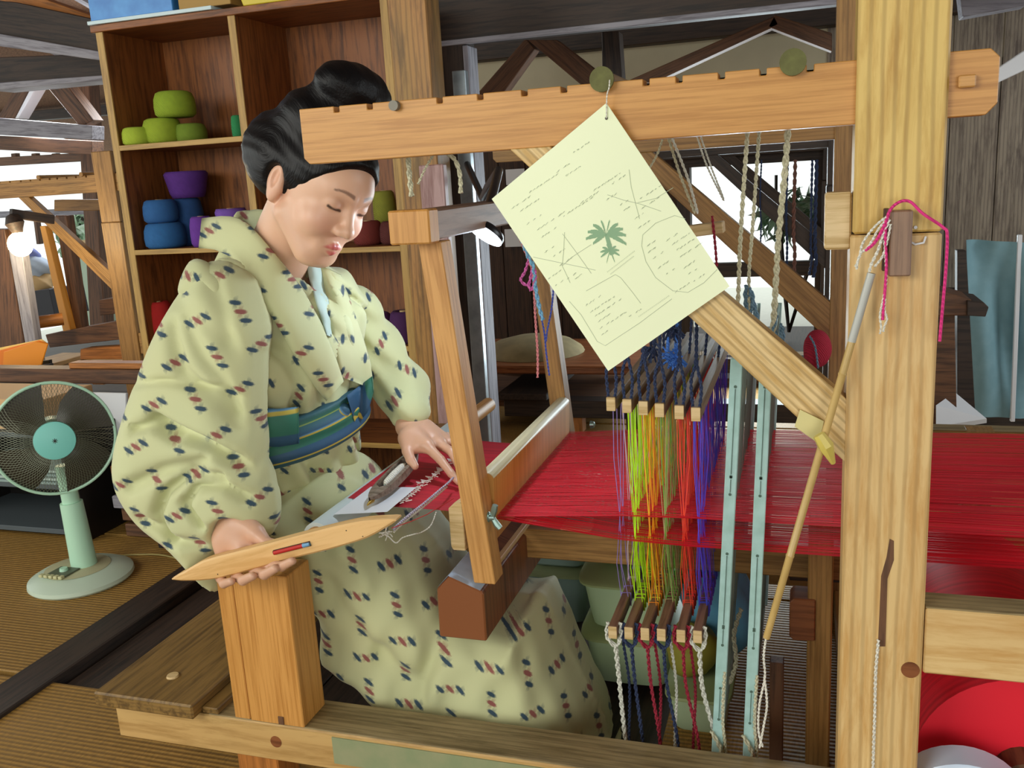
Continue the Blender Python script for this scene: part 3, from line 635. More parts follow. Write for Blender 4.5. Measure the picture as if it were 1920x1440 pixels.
# ------------------------------------------------------------------ the pinned paper
paperm = plain('pale_yellow_paper', 'f2f8d0', .6)
py_ = -.006
PC = [py(1137, 193, py_), py(1368, 537, py_), py(1142, 688, py_), py(922, 373, py_)]
e1 = (PC[1] - PC[0]); e2 = (PC[3] - PC[0])
pt = thing('note_paper', 'large pale yellow sheet with pencil notes and a green palm tree, hung by one corner', 'paper', PC[2])
def PP(u, v, d=0): q = PC[0] + e1 * u + e2 * v; bend = .006 * math.sin(math.pi * u) * math.sin(math.pi * v); return (q[0], q[1] - d - bend, q[2])
sh = MB().grid(lambda u, v: PP(u, v), 14, 12); sh.grid(lambda u, v: (PP(v, u)[0], PP(v, u)[1] + .0006, PP(v, u)[2]), 12, 14)
obj('sheet', sh, paperm, pt, smooth=True)
def px2uv(a, b):
    q = py(a, b, py_) - PC[0]; M2 = np.array([[e1[0], e2[0]], [e1[2], e2[2]]]); return np.linalg.solve(M2, [q[0], q[2]])
def stroke(m, pts, w=.0006):
    uv = [px2uv(*p) for p in pts]; V = []
    P3 = [np.array(PP(u, v, .0004)) for u, v in uv]
    for i, p in enumerate(P3):
        t = P3[min(i + 1, len(P3) - 1)] - P3[max(i - 1, 0)]; t /= np.linalg.norm(t) + 1e-9; n = np.array([-t[2], 0, t[0]]); V += [p - n * w, p + n * w]
    m.add(V, [(2 * k, 2 * k + 1, 2 * k + 3, 2 * k + 2) for k in range(len(P3) - 1)])
pm = MB(); R = np.random.RandomState(77)
def scrawl(a, b, L, h=6, ang=-33):
    c, s_ = math.cos(math.radians(ang)), math.sin(math.radians(ang)); x = 0
    while x < L:
        w = R.uniform(4, 8)
        for _ in range(3):
            p0 = R.uniform(0, 1, 2) * [w, h]; p1 = R.uniform(0, 1, 2) * [w, h]; p2 = R.uniform(0, 1, 2) * [w, h]
            q = [(a + (x + p[0]) * c + p[1] * s_, b + (x + p[0]) * s_ - p[1] * c * -1) for p in (p0, p1, p2)]; stroke(pm, q, .00028)
        x += w + R.choice([2, 2, 3, 9])
for a_, b_, L in ((1075, 285, 34), (1046, 320, 30), (1062, 328, 34), (962, 388, 36), (995, 358, 60), (978, 393, 40), (1115, 355, 62), (1150, 342, 26), (1092, 378, 44), (990, 418, 34), (1010, 428, 60), (1060, 402, 60), (1018, 442, 34), (1140, 372, 20),
                  (1165, 382, 18), (1172, 392, 16), (1200, 372, 46), (1206, 388, 34), (1192, 408, 20), (1200, 424, 26), (1216, 458, 20), (1218, 470, 18), (1226, 482, 20), (1236, 500, 20), (1250, 512, 18), (1252, 448, 26), (1262, 456, 40), (1268, 468, 42), (1276, 480, 46), (1284, 500, 20), (1292, 512, 22), (1302, 525, 24),
                  (1268, 545, 30), (1024, 470, 20), (1040, 478, 26), (1052, 495, 30), (1030, 520, 26), (1040, 535, 30), (1066, 520, 22), (1080, 520, 20), (1100, 570, 40), (1110, 582, 50), (1118, 590, 26), (1124, 600, 20), (1148, 600, 44), (1128, 612, 16), (1130, 625, 16), (1180, 592, 26), (1140, 575, 34)):
    scrawl(a_, b_, L)
for q in ([(1180, 318), (1184, 350), (1192, 380), (1200, 410)], [(1140, 365), (1170, 375), (1200, 382), (1240, 396)], [(1196, 380), (1230, 372), (1262, 352)], [(1060, 435), (1058, 470), (1055, 498), (1070, 530)], [(1000, 482), (1050, 492), (1100, 502), (1118, 506)],
          [(1055, 498), (1076, 480), (1110, 458)], [(1056, 438), (1080, 470), (1110, 512)], [(1206, 440), (1204, 460), (1212, 490), (1230, 520), (1262, 545), (1290, 548), (1320, 530), (1345, 505)], [(1206, 440), (1230, 418), (1265, 404), (1285, 410)],
          [(1100, 545), (1130, 528), (1155, 514), (1165, 520), (1185, 545), (1202, 568)], [(1068, 565), (1090, 590), (1120, 640), (1135, 648), (1200, 605), (1260, 560)]): stroke(pm, q, .00035)
for k in range(26):
    t = k / 26
    for (ax, ay, bx, by) in ((1140, 508, 1192, 468), (1146, 512, 1190, 478), (1198, 592, 1256, 552)):
        a_, b_ = ax + (bx - ax) * t, ay + (by - ay) * t; stroke(pm, [(a_, b_), (a_ + 1.1, b_ + 1.8)], .0003)
obj('pencil_notes', pm, plain('pencil_grey', 'aab494', .7), pt)
gm = MB()
def frond(cx, cy, ang, L, w):
    c, s_ = math.cos(ang), math.sin(ang); P = []
    for t in np.linspace(0, 1, 7): x = cx + c * L * t; y = cy + s_ * L * t + 14 * t * t * (L / 50); P.append((x, y))
    for i in range(6):
        hw = w * (math.sin(math.pi * (i + .6) / 7)); a_, b_ = P[i], P[i + 1]; V = [PP(*px2uv(a_[0], a_[1] - hw), .0006), PP(*px2uv(a_[0], a_[1] + hw), .0006), PP(*px2uv(b_[0], b_[1] + hw * .9), .0006), PP(*px2uv(b_[0], b_[1] - hw * .9), .0006)]; gm.add(V, [(0, 1, 2, 3)])
for k, an in enumerate((-175, -155, -130, -105, -80, -55, -35, -15, 10, 160)): frond(1138, 440, math.radians(an), 38 if k < 9 else 26, 4.6)
for k, an in enumerate((-170, -140, -110, -80, -50, -20, 10, 60, 110, 160)): frond(1145, 470, math.radians(an), 18, 2.6)
for (a_, b_, c_, d_) in ((1139, 440, 1152, 478),):
    V = [PP(*px2uv(x_, y_), .0005) for x_, y_ in ((1135, 440), (1142, 438), (1153, 476), (1145, 478))]; gm.add(V, [(0, 1, 2, 3)])
obj('palm_print', gm, plain('print_green', '8cae88', .7), pt)
obj('pin_hole', MB().lathe([(.0001, 0), (.0022, 0), (.0022, .001)], PP(*px2uv(1137, 222), .001), (0, 1, 0), 10), dark, pt)
cordthing('hanging_string', 'thin white string holding the yellow paper to the rod end', [py(1143, 150, -.006), py(1142, 165, -.008), py(1138, 180, -.008), py(1137, 222, -.009)], .0012, wy, 'string')
# coloured yarn tails hanging left of the paper
yt = thing('yarn_tassel', 'pink and blue yarn tassel hanging left of the paper, below the lamp', 'tassel', py(1010, 710, .2))
T = lambda a, b: py(a, b, .2)
for pts, r, c1, c2, n_ in (([T(968, 430), T(980, 460), T(992, 490), T(1000, 520), T(1004, 600), T(1008, 660), T(1008, 708)], .0026, 'e08c8c', 'b05c70', 'rose_yarn'), ([T(975, 440), T(990, 480), T(1000, 500), T(1004, 540), T(1012, 580), T(1018, 600)], .0045, '88c0e0', '5090c0', 'sky_yarn'),
                    ([T(1000, 500), T(1008, 560), T(1020, 620), T(1024, 660), T(1030, 704)], .002, '4858b0', '283078', 'indigo_yarn'), ([T(1038, 540), T(1034, 580), T(1026, 620), T(1024, 640)], .002, '4858b0', '283078', 'indigo_yarn'),
                    ([T(992, 485), T(984, 510), T(976, 525), T(990, 535), T(996, 515), T(1000, 500), T(1004, 520), T(996, 545), T(990, 530)], .0032, 'e070b8', 'a03c84', 'magenta_yarn')):
    obj('strand', rope(pts, r, 8), yarn(n_, c1, c2), yt, smooth=True)

# ------------------------------------------------------------------ bookcase with yarn cones
BY = 1.6
bc = thing('yarn_shelf', 'tall open wooden shelf unit of yarn cones behind the woman', 'shelf', (-1.97, 1.78, 0))
for x0, x1 in ((-2.585, -2.555), (-2.0, -1.972), (-1.395, -1.365)):
    obj('side_panel', MB().box(x0, x1, BY + .006, BY + .36, 0, 1.9, .002, 2), caseR, bc); obj('panel_edge', MB().box(x0 - .001, x1 + .001, BY, BY + .0055, 0, 1.9, .001, 2), caseE, bc)
for x0, x1, zs in ((-2.555, -2.0, (1.455, 1.05, .66, .28, .02)), (-1.972, -1.395, (1.455, 1.03, .66, .28, .02))):
    for z in zs:
        if x0 > -2 and z > 1.4: continue
        obj('shelf_board', MB().box(x0, x1, BY + .006, BY + .35, z - .018, z, .001, 0), caseR, bc); obj('shelf_edge', MB().box(x0, x1, BY, BY + .0055, z - .019, z + .001, .001, 0), caseE, bc)
    obj('back_panel', MB().box(x0, x1, BY + .35, BY + .36, 0, 1.9, 0, 2), caseR, bc)
obj('top_board', MB().box(-2.6, -1.35, BY - .01, BY + .37, 1.875, 1.9, .002, 0), caseR, bc)
def cone(px_, pyb, w, h, z, c1, c2, label, name=None, sh=0, yy=None):
    p = np.array(pz(px_, pyb, z)) if yy is None else np.array([*py(px_, pyb, yy)[:2], z])
    p[1] = max(p[1], BY + .06)
    if yy is None: p = np.array([py(px_, pyb, p[1])[0], p[1], z])
    d = np.dot(RW[:, 2], p - CAM); r = w / 2 * d / FOC; H = h * d / FOC
    pr = [(.0001, 0), (r * .8, 0), (r * .97, H * .12), (r, H * .4), (r * .97, H * .7), (r * .86, H * .93), (r * .7, H), (r * .3, H * .97), (r * .25, H * .8), (.0001, H * .8)]
    if sh: pr = [(.0001, 0), (r * .72, 0), (r * .82, H * .2), (r * .92, H * .6), (r, H * .9), (r * .9, H), (r * .3, H * .97), (r * .25, H * .8), (.0001, H * .8)]
    t = thing('yarn_cone', label, 'yarn', (p[0], p[1], z), 'yarn cones on the shelves')
    obj('winding', MB().lathe(pr, p, (0, 0, 1), 28), yarn('yarn_' + c1, c1, c2), t, smooth='all')
    obj('core', MB().lathe([(r * .12, -.0), (r * .24, .0), (r * .24, H * 1.0), (r * .12, H * 1.0)], p + [0, 0, .001], (0, 0, 1), 14), lightw, t)
    return p, H
Z1 = 1.456; Z2 = 1.051; ZR = 1.031
cone(257, 258, 54, 32, Z1, 'b4c83c', '7c9020', 'small lime yarn cone at the left end of the upper shelf', yy=1.66)
p, H = cone(306, 254, 72, 46, Z1, 'a4b830', '6c8018', 'lime yarn cone in the middle of the upper shelf, below the topmost', yy=1.72)
p2, H2 = cone(358, 250, 60, 34, Z1, '7c9428', '506418', 'dark lime yarn cone at the right of the upper shelf group', yy=1.76)
cone(330, 214, 76, 46, Z1 + max(H, H2) + .001, '98b02c', '64781c', 'lime yarn cone stacked on top of two others', yy=1.73)
p, H = cone(313, 462, 76, 46, Z2, '2c6ca8', '1c4474', 'wide blue yarn cone at the lower left of the middle shelf', yy=1.69)
cone(304, 416, 64, 42, Z2 + H + .001, '2c64a0', '1c4474', 'blue yarn cone stacked on the wide blue one', yy=1.69)
p, H = cone(360, 456, 58, 86, Z2, '245088', '16345c', 'tall dark blue yarn cone beneath the purple one', yy=1.80)
cone(354, 372, 80, 48, Z2 + H + .001, '5c2c88', '3c1860', 'purple yarn cone on top of the dark blue one', sh=1, yy=1.80)
cone(380, 452, 44, 56, Z2, '7038a0', '481c70', 'violet yarn cone half hidden by the kimono collar', yy=1.655)
cone(438, 440, 58, 66, Z2, '8058b8', '583488', 'lavender yarn cone left of the woman\'s neck', sh=1, yy=1.74)
cone(474, 442, 44, 58, Z2, '5c2c88', '3c1860', 'dim purple yarn cone in the corner behind the hair', yy=1.84)
cone(302, 616, 50, 76, .661, 'c82420', '8c1410', 'bright red yarn cone on the low shelf behind the sleeve', yy=1.70)
cone(446, 238, 24, 40, Z1, '2c8c50', '18603c', 'green yarn cone beside the shelf divider, almost hidden by hair', yy=1.68)
cone(726, 205, 56, 70, 1.455, 'b02050', '74143c', 'magenta yarn cone behind the top of the hair', yy=1.76)
cone(690, 436, 56, 44, ZR, '7c2c24', '501814', 'brick red yarn cone beside the woman\'s nose', yy=1.72)
cone(738, 438, 52, 42, ZR, '5c2420', '381410', 'dark brown red yarn cone near the beater block', yy=1.72)
p, H = cone(722, 398, 44, 60, ZR + .07, '909030', '606018', 'olive yarn cone above the dark red ones', yy=1.86)
cone(728, 600, 36, 34, .661 + .0, 'b0a830', '787018', 'yellow yarn cone on the low right shelf', yy=1.74)
cone(712, 660, 60, 56, .661, '5c2460', '3c1440', 'plum yarn cone low on the right shelf beside the far sleeve', yy=1.68)
cone(762, 658, 56, 60, .661, '4c2058', '301038', 'second plum yarn cone low on the right shelf, beside the post', yy=1.68)
# things on top of the shelf
bx = thing('carton', 'blue and white printed cardboard box on top of the shelf unit', 'box', (-2.35, 1.75, 1.901))
obj('box_body', MB().box(-2.59, -2.22, 1.59, 1.85, 1.915, 2.1, .002), plain('printed_blue', '4c98dc', .4, noise=.6, nsc=12, c2='2468b8'), bx); obj('box_base', MB().box(-2.60, -2.05, 1.58, 1.87, 1.901, 1.914, .001), plain('pale_blue_white', 'c8dce0', .4), bx)
b2 = obj('tray', MB().slab([(-1.93, 1.9005), (-1.62, 1.9005), (-1.60, 1.96), (-1.95, 1.96)], 1.60, 1.85, .004), plain('yellow_plastic', 'd8c030', .4)); tag(b2, 'yellow plastic tray on top of the shelf unit', 'tray')
b3 = obj('carton', MB().box(-2.2, -1.98, 1.6, 1.8, 1.915, 2.05, .002), plain('brown_card', 'b08c50', .8)); tag(b3, 'plain brown carton beside the blue printed box', 'box')
# stout post right of the shelf and aluminium lamp pole
sp = obj('post', MB().box(-1.235, -1.105, 1.3, 1.41, 0, 1.98, .004, 2), wood('mossy_post', 'b07c3c', '744c1c', '8c7c34', .4, .4)); tag(sp, 'stout square wooden post with greenish stains beside the shelf unit', 'post')
q0 = wood('pink_grey_plank', 'c0a0a0', '8c6868', '94542c', .5)
sp2 = obj('plank', MB().box(-1.12, -1.04, 1.18, 1.21, .02, 1.30, .003, 2), q0); tag(sp2, 'worn pinkish grey plank standing against the stout post', 'plank')
lamp = thing('floor_lamp', 'thin grey metal pole with a black arm and a glowing white lamp disc', 'lamp', (-1.09, 1.5, 0))
alu = plain('aluminium', 'a8b4bc', .35, .6, noise=.4, nsc=20, c2='58646c')
obj('pole', MB().box(-1.112, -1.066, 1.5, 1.53, .0, 1.6, .002, 2), alu, lamp)
obj('pole_foot', MB().box(-1.2, -.98, 1.4, 1.62, 0, .012, .003), dark, lamp)
LPp = py(912, 437, .42)
obj('lamp_arm', MB().tube([(-1.08, 1.5, 1.30), py(905, 372, 1.2), py(915, 350, .9), py(935, 320, .7), py(925, 360, .55), py(912, 405, .43)], .011, 10), plain('black_plastic', '1c1c20', .35), lamp, smooth=True)
tilt = Vector((-.42, -.50, -.75)).normalized()
obj('lamp_head', MB().lathe([(.0001, -.018), (.02, -.018), (.036, -.012), (.041, -.004), (.041, .003)], LPp, tilt, 28), MATS['black_plastic'], lamp, smooth=True)
obj('lamp_light', MB().lathe([(.0001, .006), (.040, .006), (.040, .0045)], LPp, tilt, 28), glow('lamp_white', 'e8f4ff', 14), lamp)
l = bpy.data.lights.new('lamp_glow', 'SPOT'); l.energy = 3.6; l.color = (.72, .86, 1); l.spot_size = math.radians(165); l.shadow_soft_size = .03; l.spot_blend = .4
lo = bpy.data.objects.new('lamp_glow', l); COL.objects.link(lo); lo.location = Vector(LPp.tolist()) + tilt * .02; lo.rotation_euler = tilt.to_track_quat('-Z', 'Y').to_euler()
cordthing('pull_cord', 'thin pull cord with a white knob on the dark wall', [py(902, 290, 3.0), py(906, 400, 3.0), py(912, 500, 3.0), py(918, 630, 3.0)], .004, creamc, twist=False)
nt = thing('notice', 'white notice pinned to the dark wall behind the yellow paper', 'notice', (-1.9, 3.92, .85))
for a_, b_, c_, d_ in ((948, 318, 985, 345), (946, 430, 985, 462)):
    p0 = py(a_, b_, 3.92); p1 = py(c_, d_, 3.92); obj('leaf', MB().box(p0[0], p1[0], 3.916, 3.92, p1[2], p0[2], .001), white, nt)
# low table / wooden things on the tatami behind
def pbox(name, label, cat, a, b, z0, w, d, h, mat, group=None, rot=0, bev=.004):
    p = pz(a, b, z0); x, y = p[0], p[1]
    m = MB().box(-w / 2, w / 2, -d / 2, d / 2, 0, h, bev); c, s_ = math.cos(rot), math.sin(rot); m.v = [(x + v[0] * c - v[1] * s_, y + v[0] * s_ + v[1] * c, z0 + v[2]) for v in m.v]
    o = obj(name, m, mat); tag(o, label, cat, group); return o
bsk = thing('bark_tray', 'low dark bark tray on the tatami beyond the near beater upright', 'tray', pz(960, 750, .001))
p = pz(960, 748, .001)
for k in range(5): obj('slat', MB().box(p[0] - .16, p[0] + .18, p[1] - .12 + k * .05, p[1] - .08 + k * .05, .001, .04 + .004 * (k % 2), .004, 0), brownw, bsk)
pbox('wood_block', 'small upright wooden block beyond the bark tray', 'block', 976, 736, .002, .09, .06, .16, redwood)
lt = thing('low_table', 'low dark red wooden table with a pale cloth on it, behind the far beater upright', 'table', (-1.0, 3.2, 0))
obj('tabletop', MB().box(-1.72, -.75, 2.75, 3.5, .30, .34, .006), redwood, lt)
for xx in (-1.68, -.82):
    for yy in (2.80, 3.4): obj('leg', MB().box(xx, xx + .06, yy, yy + .06, 0, .30, .003), brownw, lt)
obj('shelf_board', MB().box(-1.7, -.78, 2.8, 3.45, .12, .15, .003), brownw, lt)
cu = MB().lathe([(.0001, .09), (.1, .085), (.2, .06), (.26, .02), (.27, .0)], (-1.36, 3.1, .341), (0, 0, 1), 24); o = obj('cushion', cu, plain('khaki_cloth', '8c7c54', .9, noise=.3, nsc=10), smooth=True); tag(o, 'rounded khaki cushion on the low table', 'cushion')
# ------------------------------------------------------------------ storage under the loom
mintp = plain('pale_green_plastic', 'b8cca4', .45); greyp = plain('grey_blue_plastic', '8ca09c', .45); greyd = plain('olive_plastic', '909870', .5)
def bin_(cx, cy, z, w, d, h, mat, label, lid=True, yaw=0):
    t = thing('storage_bin', label, 'bin', (cx, cy, z), 'plastic bins under the loom')
    V = []; n = 24
    def ring(s_, zz): 
        out = []
        for j in range(n):
            a_ = 2 * math.pi * j / n; c, s2 = math.cos(a_), math.sin(a_); e = .35
            out.append((cx + np.sign(c) * abs(c) ** e * w / 2 * s_, cy + np.sign(s2) * abs(s2) ** e * d / 2 * s_, zz))
        return out
    m = MB()
    rs = [ring(.70, z), ring(.80, z + .012), ring(.84, z + .04), ring(.95, z + h * .97), ring(.93, z + h * .98), ring(.80, z + .05)]
    for r_ in rs: V += r_
    Fc = [(k * n + j, k * n + (j + 1) % n, (k + 1) * n + (j + 1) % n, (k + 1) * n + j) for k in range(len(rs) - 1) for j in range(n)] + [tuple(range(n))[::-1], tuple(range(5 * n, 6 * n))]
    m.add(V, Fc); obj('tub', m, mat, t, smooth=True)
    m = MB(); V = []; rs = [ring(1.0, z + h * .93), ring(1.02, z + h * .94), ring(1.02, z + h - .004), ring(.99, z + h)]
    for r_ in rs: V += r_
    m.add(V, [(k * n + j, k * n + (j + 1) % n, (k + 1) * n + (j + 1) % n, (k + 1) * n + j) for k in range(3) for j in range(n)] + [tuple(range(n))[::-1], tuple(range(3 * n, 4 * n))]); obj('lid', m, greyd if mat is not mintp else plain('sage_plastic', '98a470', .5), t, smooth=True)
bin_(-.40, .72, 0, .24, .40, .148, mintp, 'lower bin of the pale green stack under the warp'); bin_(-.40, .72, .149, .24, .40, .142, mintp, 'middle bin of the pale green stack under the warp'); bin_(-.405, .76, .292, .20, .34, .10, mintp, 'top bin of the pale green stack, behind the inner brown rail')
bin_(-.66, .98, .17, .22, .34, .19, greyp, 'grey blue bin nearest the kimono hem, under the beater beam'); bin_(-.66, .98, 0, .22, .34, .169, greyp, 'dim olive bin below the grey blue one')
bin_(-.215, .50, 0, .15, .24, .10, mintp, 'small pale green bin beneath the stuffed blue bag')
bg_ = thing('cloth_bag', 'sky blue bag stuffed with olive cloth, sitting on the small green bin', 'bag', (-.2, .5, .12))
def blob(c, r, seed, nu=26, nv=18, amp=.12):
    R = np.random.RandomState(seed); ph = R.uniform(0, 6, (5, 3)); m = MB(); V = []
    for i in range(nv + 1):
        for j in range(nu):
            th = math.pi * i / nv; f = 2 * math.pi * j / nu; d = np.array([math.sin(th) * math.cos(f), math.sin(th) * math.sin(f), math.cos(th)])
            s_ = 1 + amp * sum(math.sin(d @ np.array([2, 3, 2.5]) * (k + 1) * .9 + ph[k].sum()) / (k + 1) for k in range(5)); V.append(np.array(c) + d * np.array(r) * s_)
    return m.add(V, [(i * nu + j, i * nu + (j + 1) % nu, (i + 1) * nu + (j + 1) % nu, (i + 1) * nu + j) for i in range(nv) for j in range(nu)])
obj('bag_body', blob((-.185, .62, .225), (.085, .07, .13), 4), plain('sky_blue_bag', '6caed0', .5, noise=.2, nsc=8, c2='3c7ca8'), bg_, smooth='all'); obj('olive_cloth', blob((-.235, .50, .160), (.062, .08, .058), 6, amp=.06), plain('olive_cloth', '8c8428', .7, noise=.3, nsc=9, c2='605c18'), bg_, smooth='all')
obj('handle', rope([(-.12, .40, .32), (-.135, .40, .26), (-.13, .39, .2), (-.145, .40, .14)], .0055, 8), creamc, bg_, smooth=True)
# ------------------------------------------------------------------ right side background
bl = thing('blue_cloth', 'pale blue cloth hanging in folds before the grey board wall', 'cloth', (.95, 2.6, .35))
def bcf(u, v):
    a_ = 1812 + 170 * u - 8 * (1 - u) * v * 0; b_ = 450 + 330 * v + 6 * u
    y = 2.6 + .018 * math.sin(u * 16 + v * 3 * (1 - u)) + .03 * math.sin((u * 9 - v * 5)) * (1 - v * .4); p = py(a_, b_, 2.6); return (p[0], y, p[2])
m = MB().grid(bcf, 50, 30); m2 = MB().grid(lambda v, u: (lambda p: (p[0], p[1] + .004, p[2]))(bcf(u, v)), 30, 50); m.add(m2.v, m2.f); obj('drape', m, plain('pale_blue_linen', '84aab4', .8, noise=.25, nsc=20, c2='5c8490'), bl, smooth='all')
obj('pole', MB().beam(py(1912, 440, 2.58), py(1898, 790, 2.58), .016, .02, (0, 1, 0)), white, bl)
tb = thing('work_table', 'dark timber bench end with a black capped beam, right of the loom post', 'table', (.55, 2.1, 0))
obj('top', MB().slab([(py(a_, b_, 1.9)[0], py(a_, b_, 1.9)[2]) for a_, b_ in ((1690, 545), (1762, 545), (1822, 562), (1822, 592), (1690, 592))], 1.9, 2.1, .003), brownw, tb)
obj('cap', MB().slab([(py(a_, b_, 1.88)[0], py(a_, b_, 1.88)[2]) for a_, b_ in ((1814, 564), (1846, 568), (1854, 576), (1848, 594), (1814, 592))], 1.88, 2.1, .002), dark, tb)
obj('leg', MB().slab([(py(a_, b_, 2.0)[0], py(a_, b_, 2.0)[2]) for a_, b_ in ((1740, 590), (1790, 590))] + [(py(1800, 900, 2.0)[0], 0), (py(1740, 900, 2.0)[0], 0)], 2.0, 2.06, .002), brownw, tb)
obj('leg', MB().slab([(py(a_, b_, 2.2)[0], py(a_, b_, 2.2)[2]) for a_, b_ in ((1795, 470), (1812, 470), (1830, 800), (1795, 800))], 2.2, 2.26, .002), dark, tb)
wc = obj('white_paper', MB().add([py(1755, 760, 1.9), py(1790, 735, 2.1), py(1850, 785, 2.1), py(1755, 800, 1.9), py(1755, 768, 1.92), py(1790, 743, 2.12), py(1850, 793, 2.12), py(1755, 808, 1.92)], [(0, 1, 2, 3), (7, 6, 5, 4), (0, 4, 5, 1), (1, 5, 6, 2), (2, 6, 7, 3), (3, 7, 4, 0)]), white); tag(wc, 'white sheet lying past the right post, below the bench end', 'paper')
# pieces in front of the window: strings and a red pincushion-like roll on the far brace
rd = thing('yarn_roll', 'crimson yarn roll tucked beside the far post near the window', 'yarn', py(1530, 690, 1.0))
obj('winding', blob(py(1532, 655, .98), (.035, .03, .05), 9, amp=.03), yarn('crimson_roll', 'b01c38', '701024'), rd, smooth='all'); obj('blue_tie', rope([py(1518, 630, .94), py(1528, 650, .93), py(1534, 690, .94)], .003, 6), MATS['blue_grey_cord'], rd, smooth=True)
for k, (a_, b0, b1) in enumerate(((1425, 372, 470), (1474, 410, 520), (1488, 430, 518), (1528, 455, 520), (1520, 455, 515))):
    cordthing('loom_string', ['thin dark string hanging in the window, leftmost', 'dark string tuft hanging in the window centre', 'red and dark yarn tuft in the window', 'dark blue tuft at the right edge of the window', 'inner dark tuft at the right edge of the window'][k], [py(a_ + 3, 300, 2.745), py(a_, b0, 2.745), py(a_ + 2, (b0 + b1) / 2, 2.745), py(a_ - 3 * (k > 2), b1, 2.745)], [.004, .006, .009, .009, .006][k], [navy, navy, yarn('rust_yarn', '7c4c3c', '3c4444'), navy, navy][k])
# ------------------------------------------------------------------ two more looms in the background
l2 = thing('floor_loom', 'brown floor loom standing far left beside the yarn shelf', 'loom', (-4.0, 3.0, 0)); loom_frame(l2, -3.60, 2.55, False, {'post': farw, 'arm': farw, 'rail': farw})
L2 = lambda a, b, y=2.75: (py(a, b, y)[0], py(a, b, y)[2])
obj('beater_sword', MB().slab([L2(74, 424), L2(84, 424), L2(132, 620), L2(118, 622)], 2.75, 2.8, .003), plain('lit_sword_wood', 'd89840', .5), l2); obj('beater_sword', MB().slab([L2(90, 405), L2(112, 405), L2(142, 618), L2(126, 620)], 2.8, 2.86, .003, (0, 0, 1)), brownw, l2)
obj('sley_beam', MB().slab([L2(92, 626), L2(250, 596), L2(256, 632), L2(100, 650)], 2.72, 2.9, .003, (1, 0, 0)), brownw, l2); obj('breast_beam', MB().slab([L2(138, 572), L2(248, 556), L2(250, 590), L2(140, 602)], 2.95, 3.05, .003), brownw, l2)
obj('head_bar', MB().slab([L2(38, 378), L2(225, 378), L2(225, 398), L2(38, 400)], 3.0, 3.08, .003), farw, l2)
obj('yellow_warp_hank', MB().slab([L2(120, 412), L2(132, 408), L2(140, 500), L2(152, 560), L2(140, 572), L2(128, 520)], 3.1, 3.16, .004), yarn('yellow_hank', 'c8a828', '8c7418'), l2)
obj('roller', MB().tube([py(15, 612, 2.4), py(118, 598, 2.6)], .035, 14), orangew, l2, smooth=True)
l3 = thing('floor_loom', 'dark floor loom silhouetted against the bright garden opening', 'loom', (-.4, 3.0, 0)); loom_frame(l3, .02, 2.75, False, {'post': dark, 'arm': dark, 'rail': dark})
for o in [o for o in l3.children if o.name.startswith('post') or o.name.startswith('arm')]: pass
# left foreground of the far loom: bulb, black box with folders, desk shelf
bulb = thing('hanging_bulb', 'bare glowing warm bulb under a black lampholder at the far left', 'lamp', py(38, 455, 2.2))
bp = py(38, 458, 2.2)
obj('glass', blob(bp, (.058, .058, .062), 1, amp=0), glow('bulb_glow', 'ffe8b8', 22), bulb, smooth='all')
obj('holder', MB().lathe([(.02, 0), (.03, .03), (.045, .06), (.03, .10), (.0001, .11)], bp + np.array([0, 0, .045]), (-.2, 0, 1), 16), dark, bulb, smooth=True)
obj('arm', MB().beam(py(20, 400, 2.2), py(100, 412, 2.4), .03, .045), dark, bulb)
l = bpy.data.lights.new('bulb_light', 'POINT'); l.energy = 4; l.color = (1, .78, .46); l.shadow_soft_size = .05
lo = bpy.data.objects.new('bulb_light', l); COL.objects.link(lo); lo.location = Vector(bp.tolist()) + Vector((.02, -.09, -.03))
gp = pxslab('post', [(16, 470), (40, 470), (66, 640), (96, 838), (80, 838), (46, 640)], 2.3, .05, greyw, 'pale grey upright behind the glowing bulb', 'post', kind=None)
gp2 = pxslab('post', [(-20, 430), (8, 430), (48, 660), (80, 835), (30, 835), (-10, 660)], 2.35, .08, brownw, 'dark brown upright at the far left edge', 'post', kind=None)
bk = thing('work_bag', 'pile of white and blue cloth bundles behind the glowing bulb', 'cloth', py(65, 520, 3.4))
for a_, b_, r_, c_ in ((60, 505, .12, 'b8c8dc'), (50, 478, .08, '7c88c4'), (75, 530, .1, 'c8a878')): obj('bundle', blob(py(a_, b_, 3.4), (r_, r_, r_ * .7), int(a_), amp=.12), plain('bundle_' + c_, c_, .8), bk, smooth='all')
cr = pxslab('crate', [(48, 548), (92, 542), (104, 596), (60, 600)], 3.2, .3, plain('black_crate', '26262e', .6), 'dark crate under the pile of cloth bundles', 'crate', kind=None)
bxo = thing('file_box', 'black box holding orange folders, left of the woman', 'box', (-3.2, 1.9, 0))
m = MB(); q = [py(-30, 712, 1.75), py(92, 690, 1.75)]
obj('box_side', MB().slab([(py(a_, b_, 1.7)[0], py(a_, b_, 1.7)[2]) for a_, b_ in ((-30, 700), (94, 682), (100, 745), (-30, 760))], 1.7, 1.72, .002), plain('black_card', '1c1814', .6), bxo)
obj('box_side', MB().slab([(py(a_, b_, 1.9)[0], py(a_, b_, 1.9)[2]) for a_, b_ in ((-30, 690), (92, 675), (98, 735), (-30, 750))], 1.9, 1.92, .002), MATS['black_card'], bxo)
for k in range(3):
    o = pxslab('folder', [(6 - k * 8, 660 - k * 3), (66 + k * 6, 640 - k * 2), (90, 645), (76, 690), (4 - k * 6, 700)], 1.75 + k * .03, .006, plain('orange_folder_' + str(k), ['f09018', 'e87c10', 'f8d070'][k], .5), ['front orange folder in the black box', 'middle orange folder in the black box', 'rear pale orange folder in the black box'][k], 'folder', 'orange folders', kind=None)
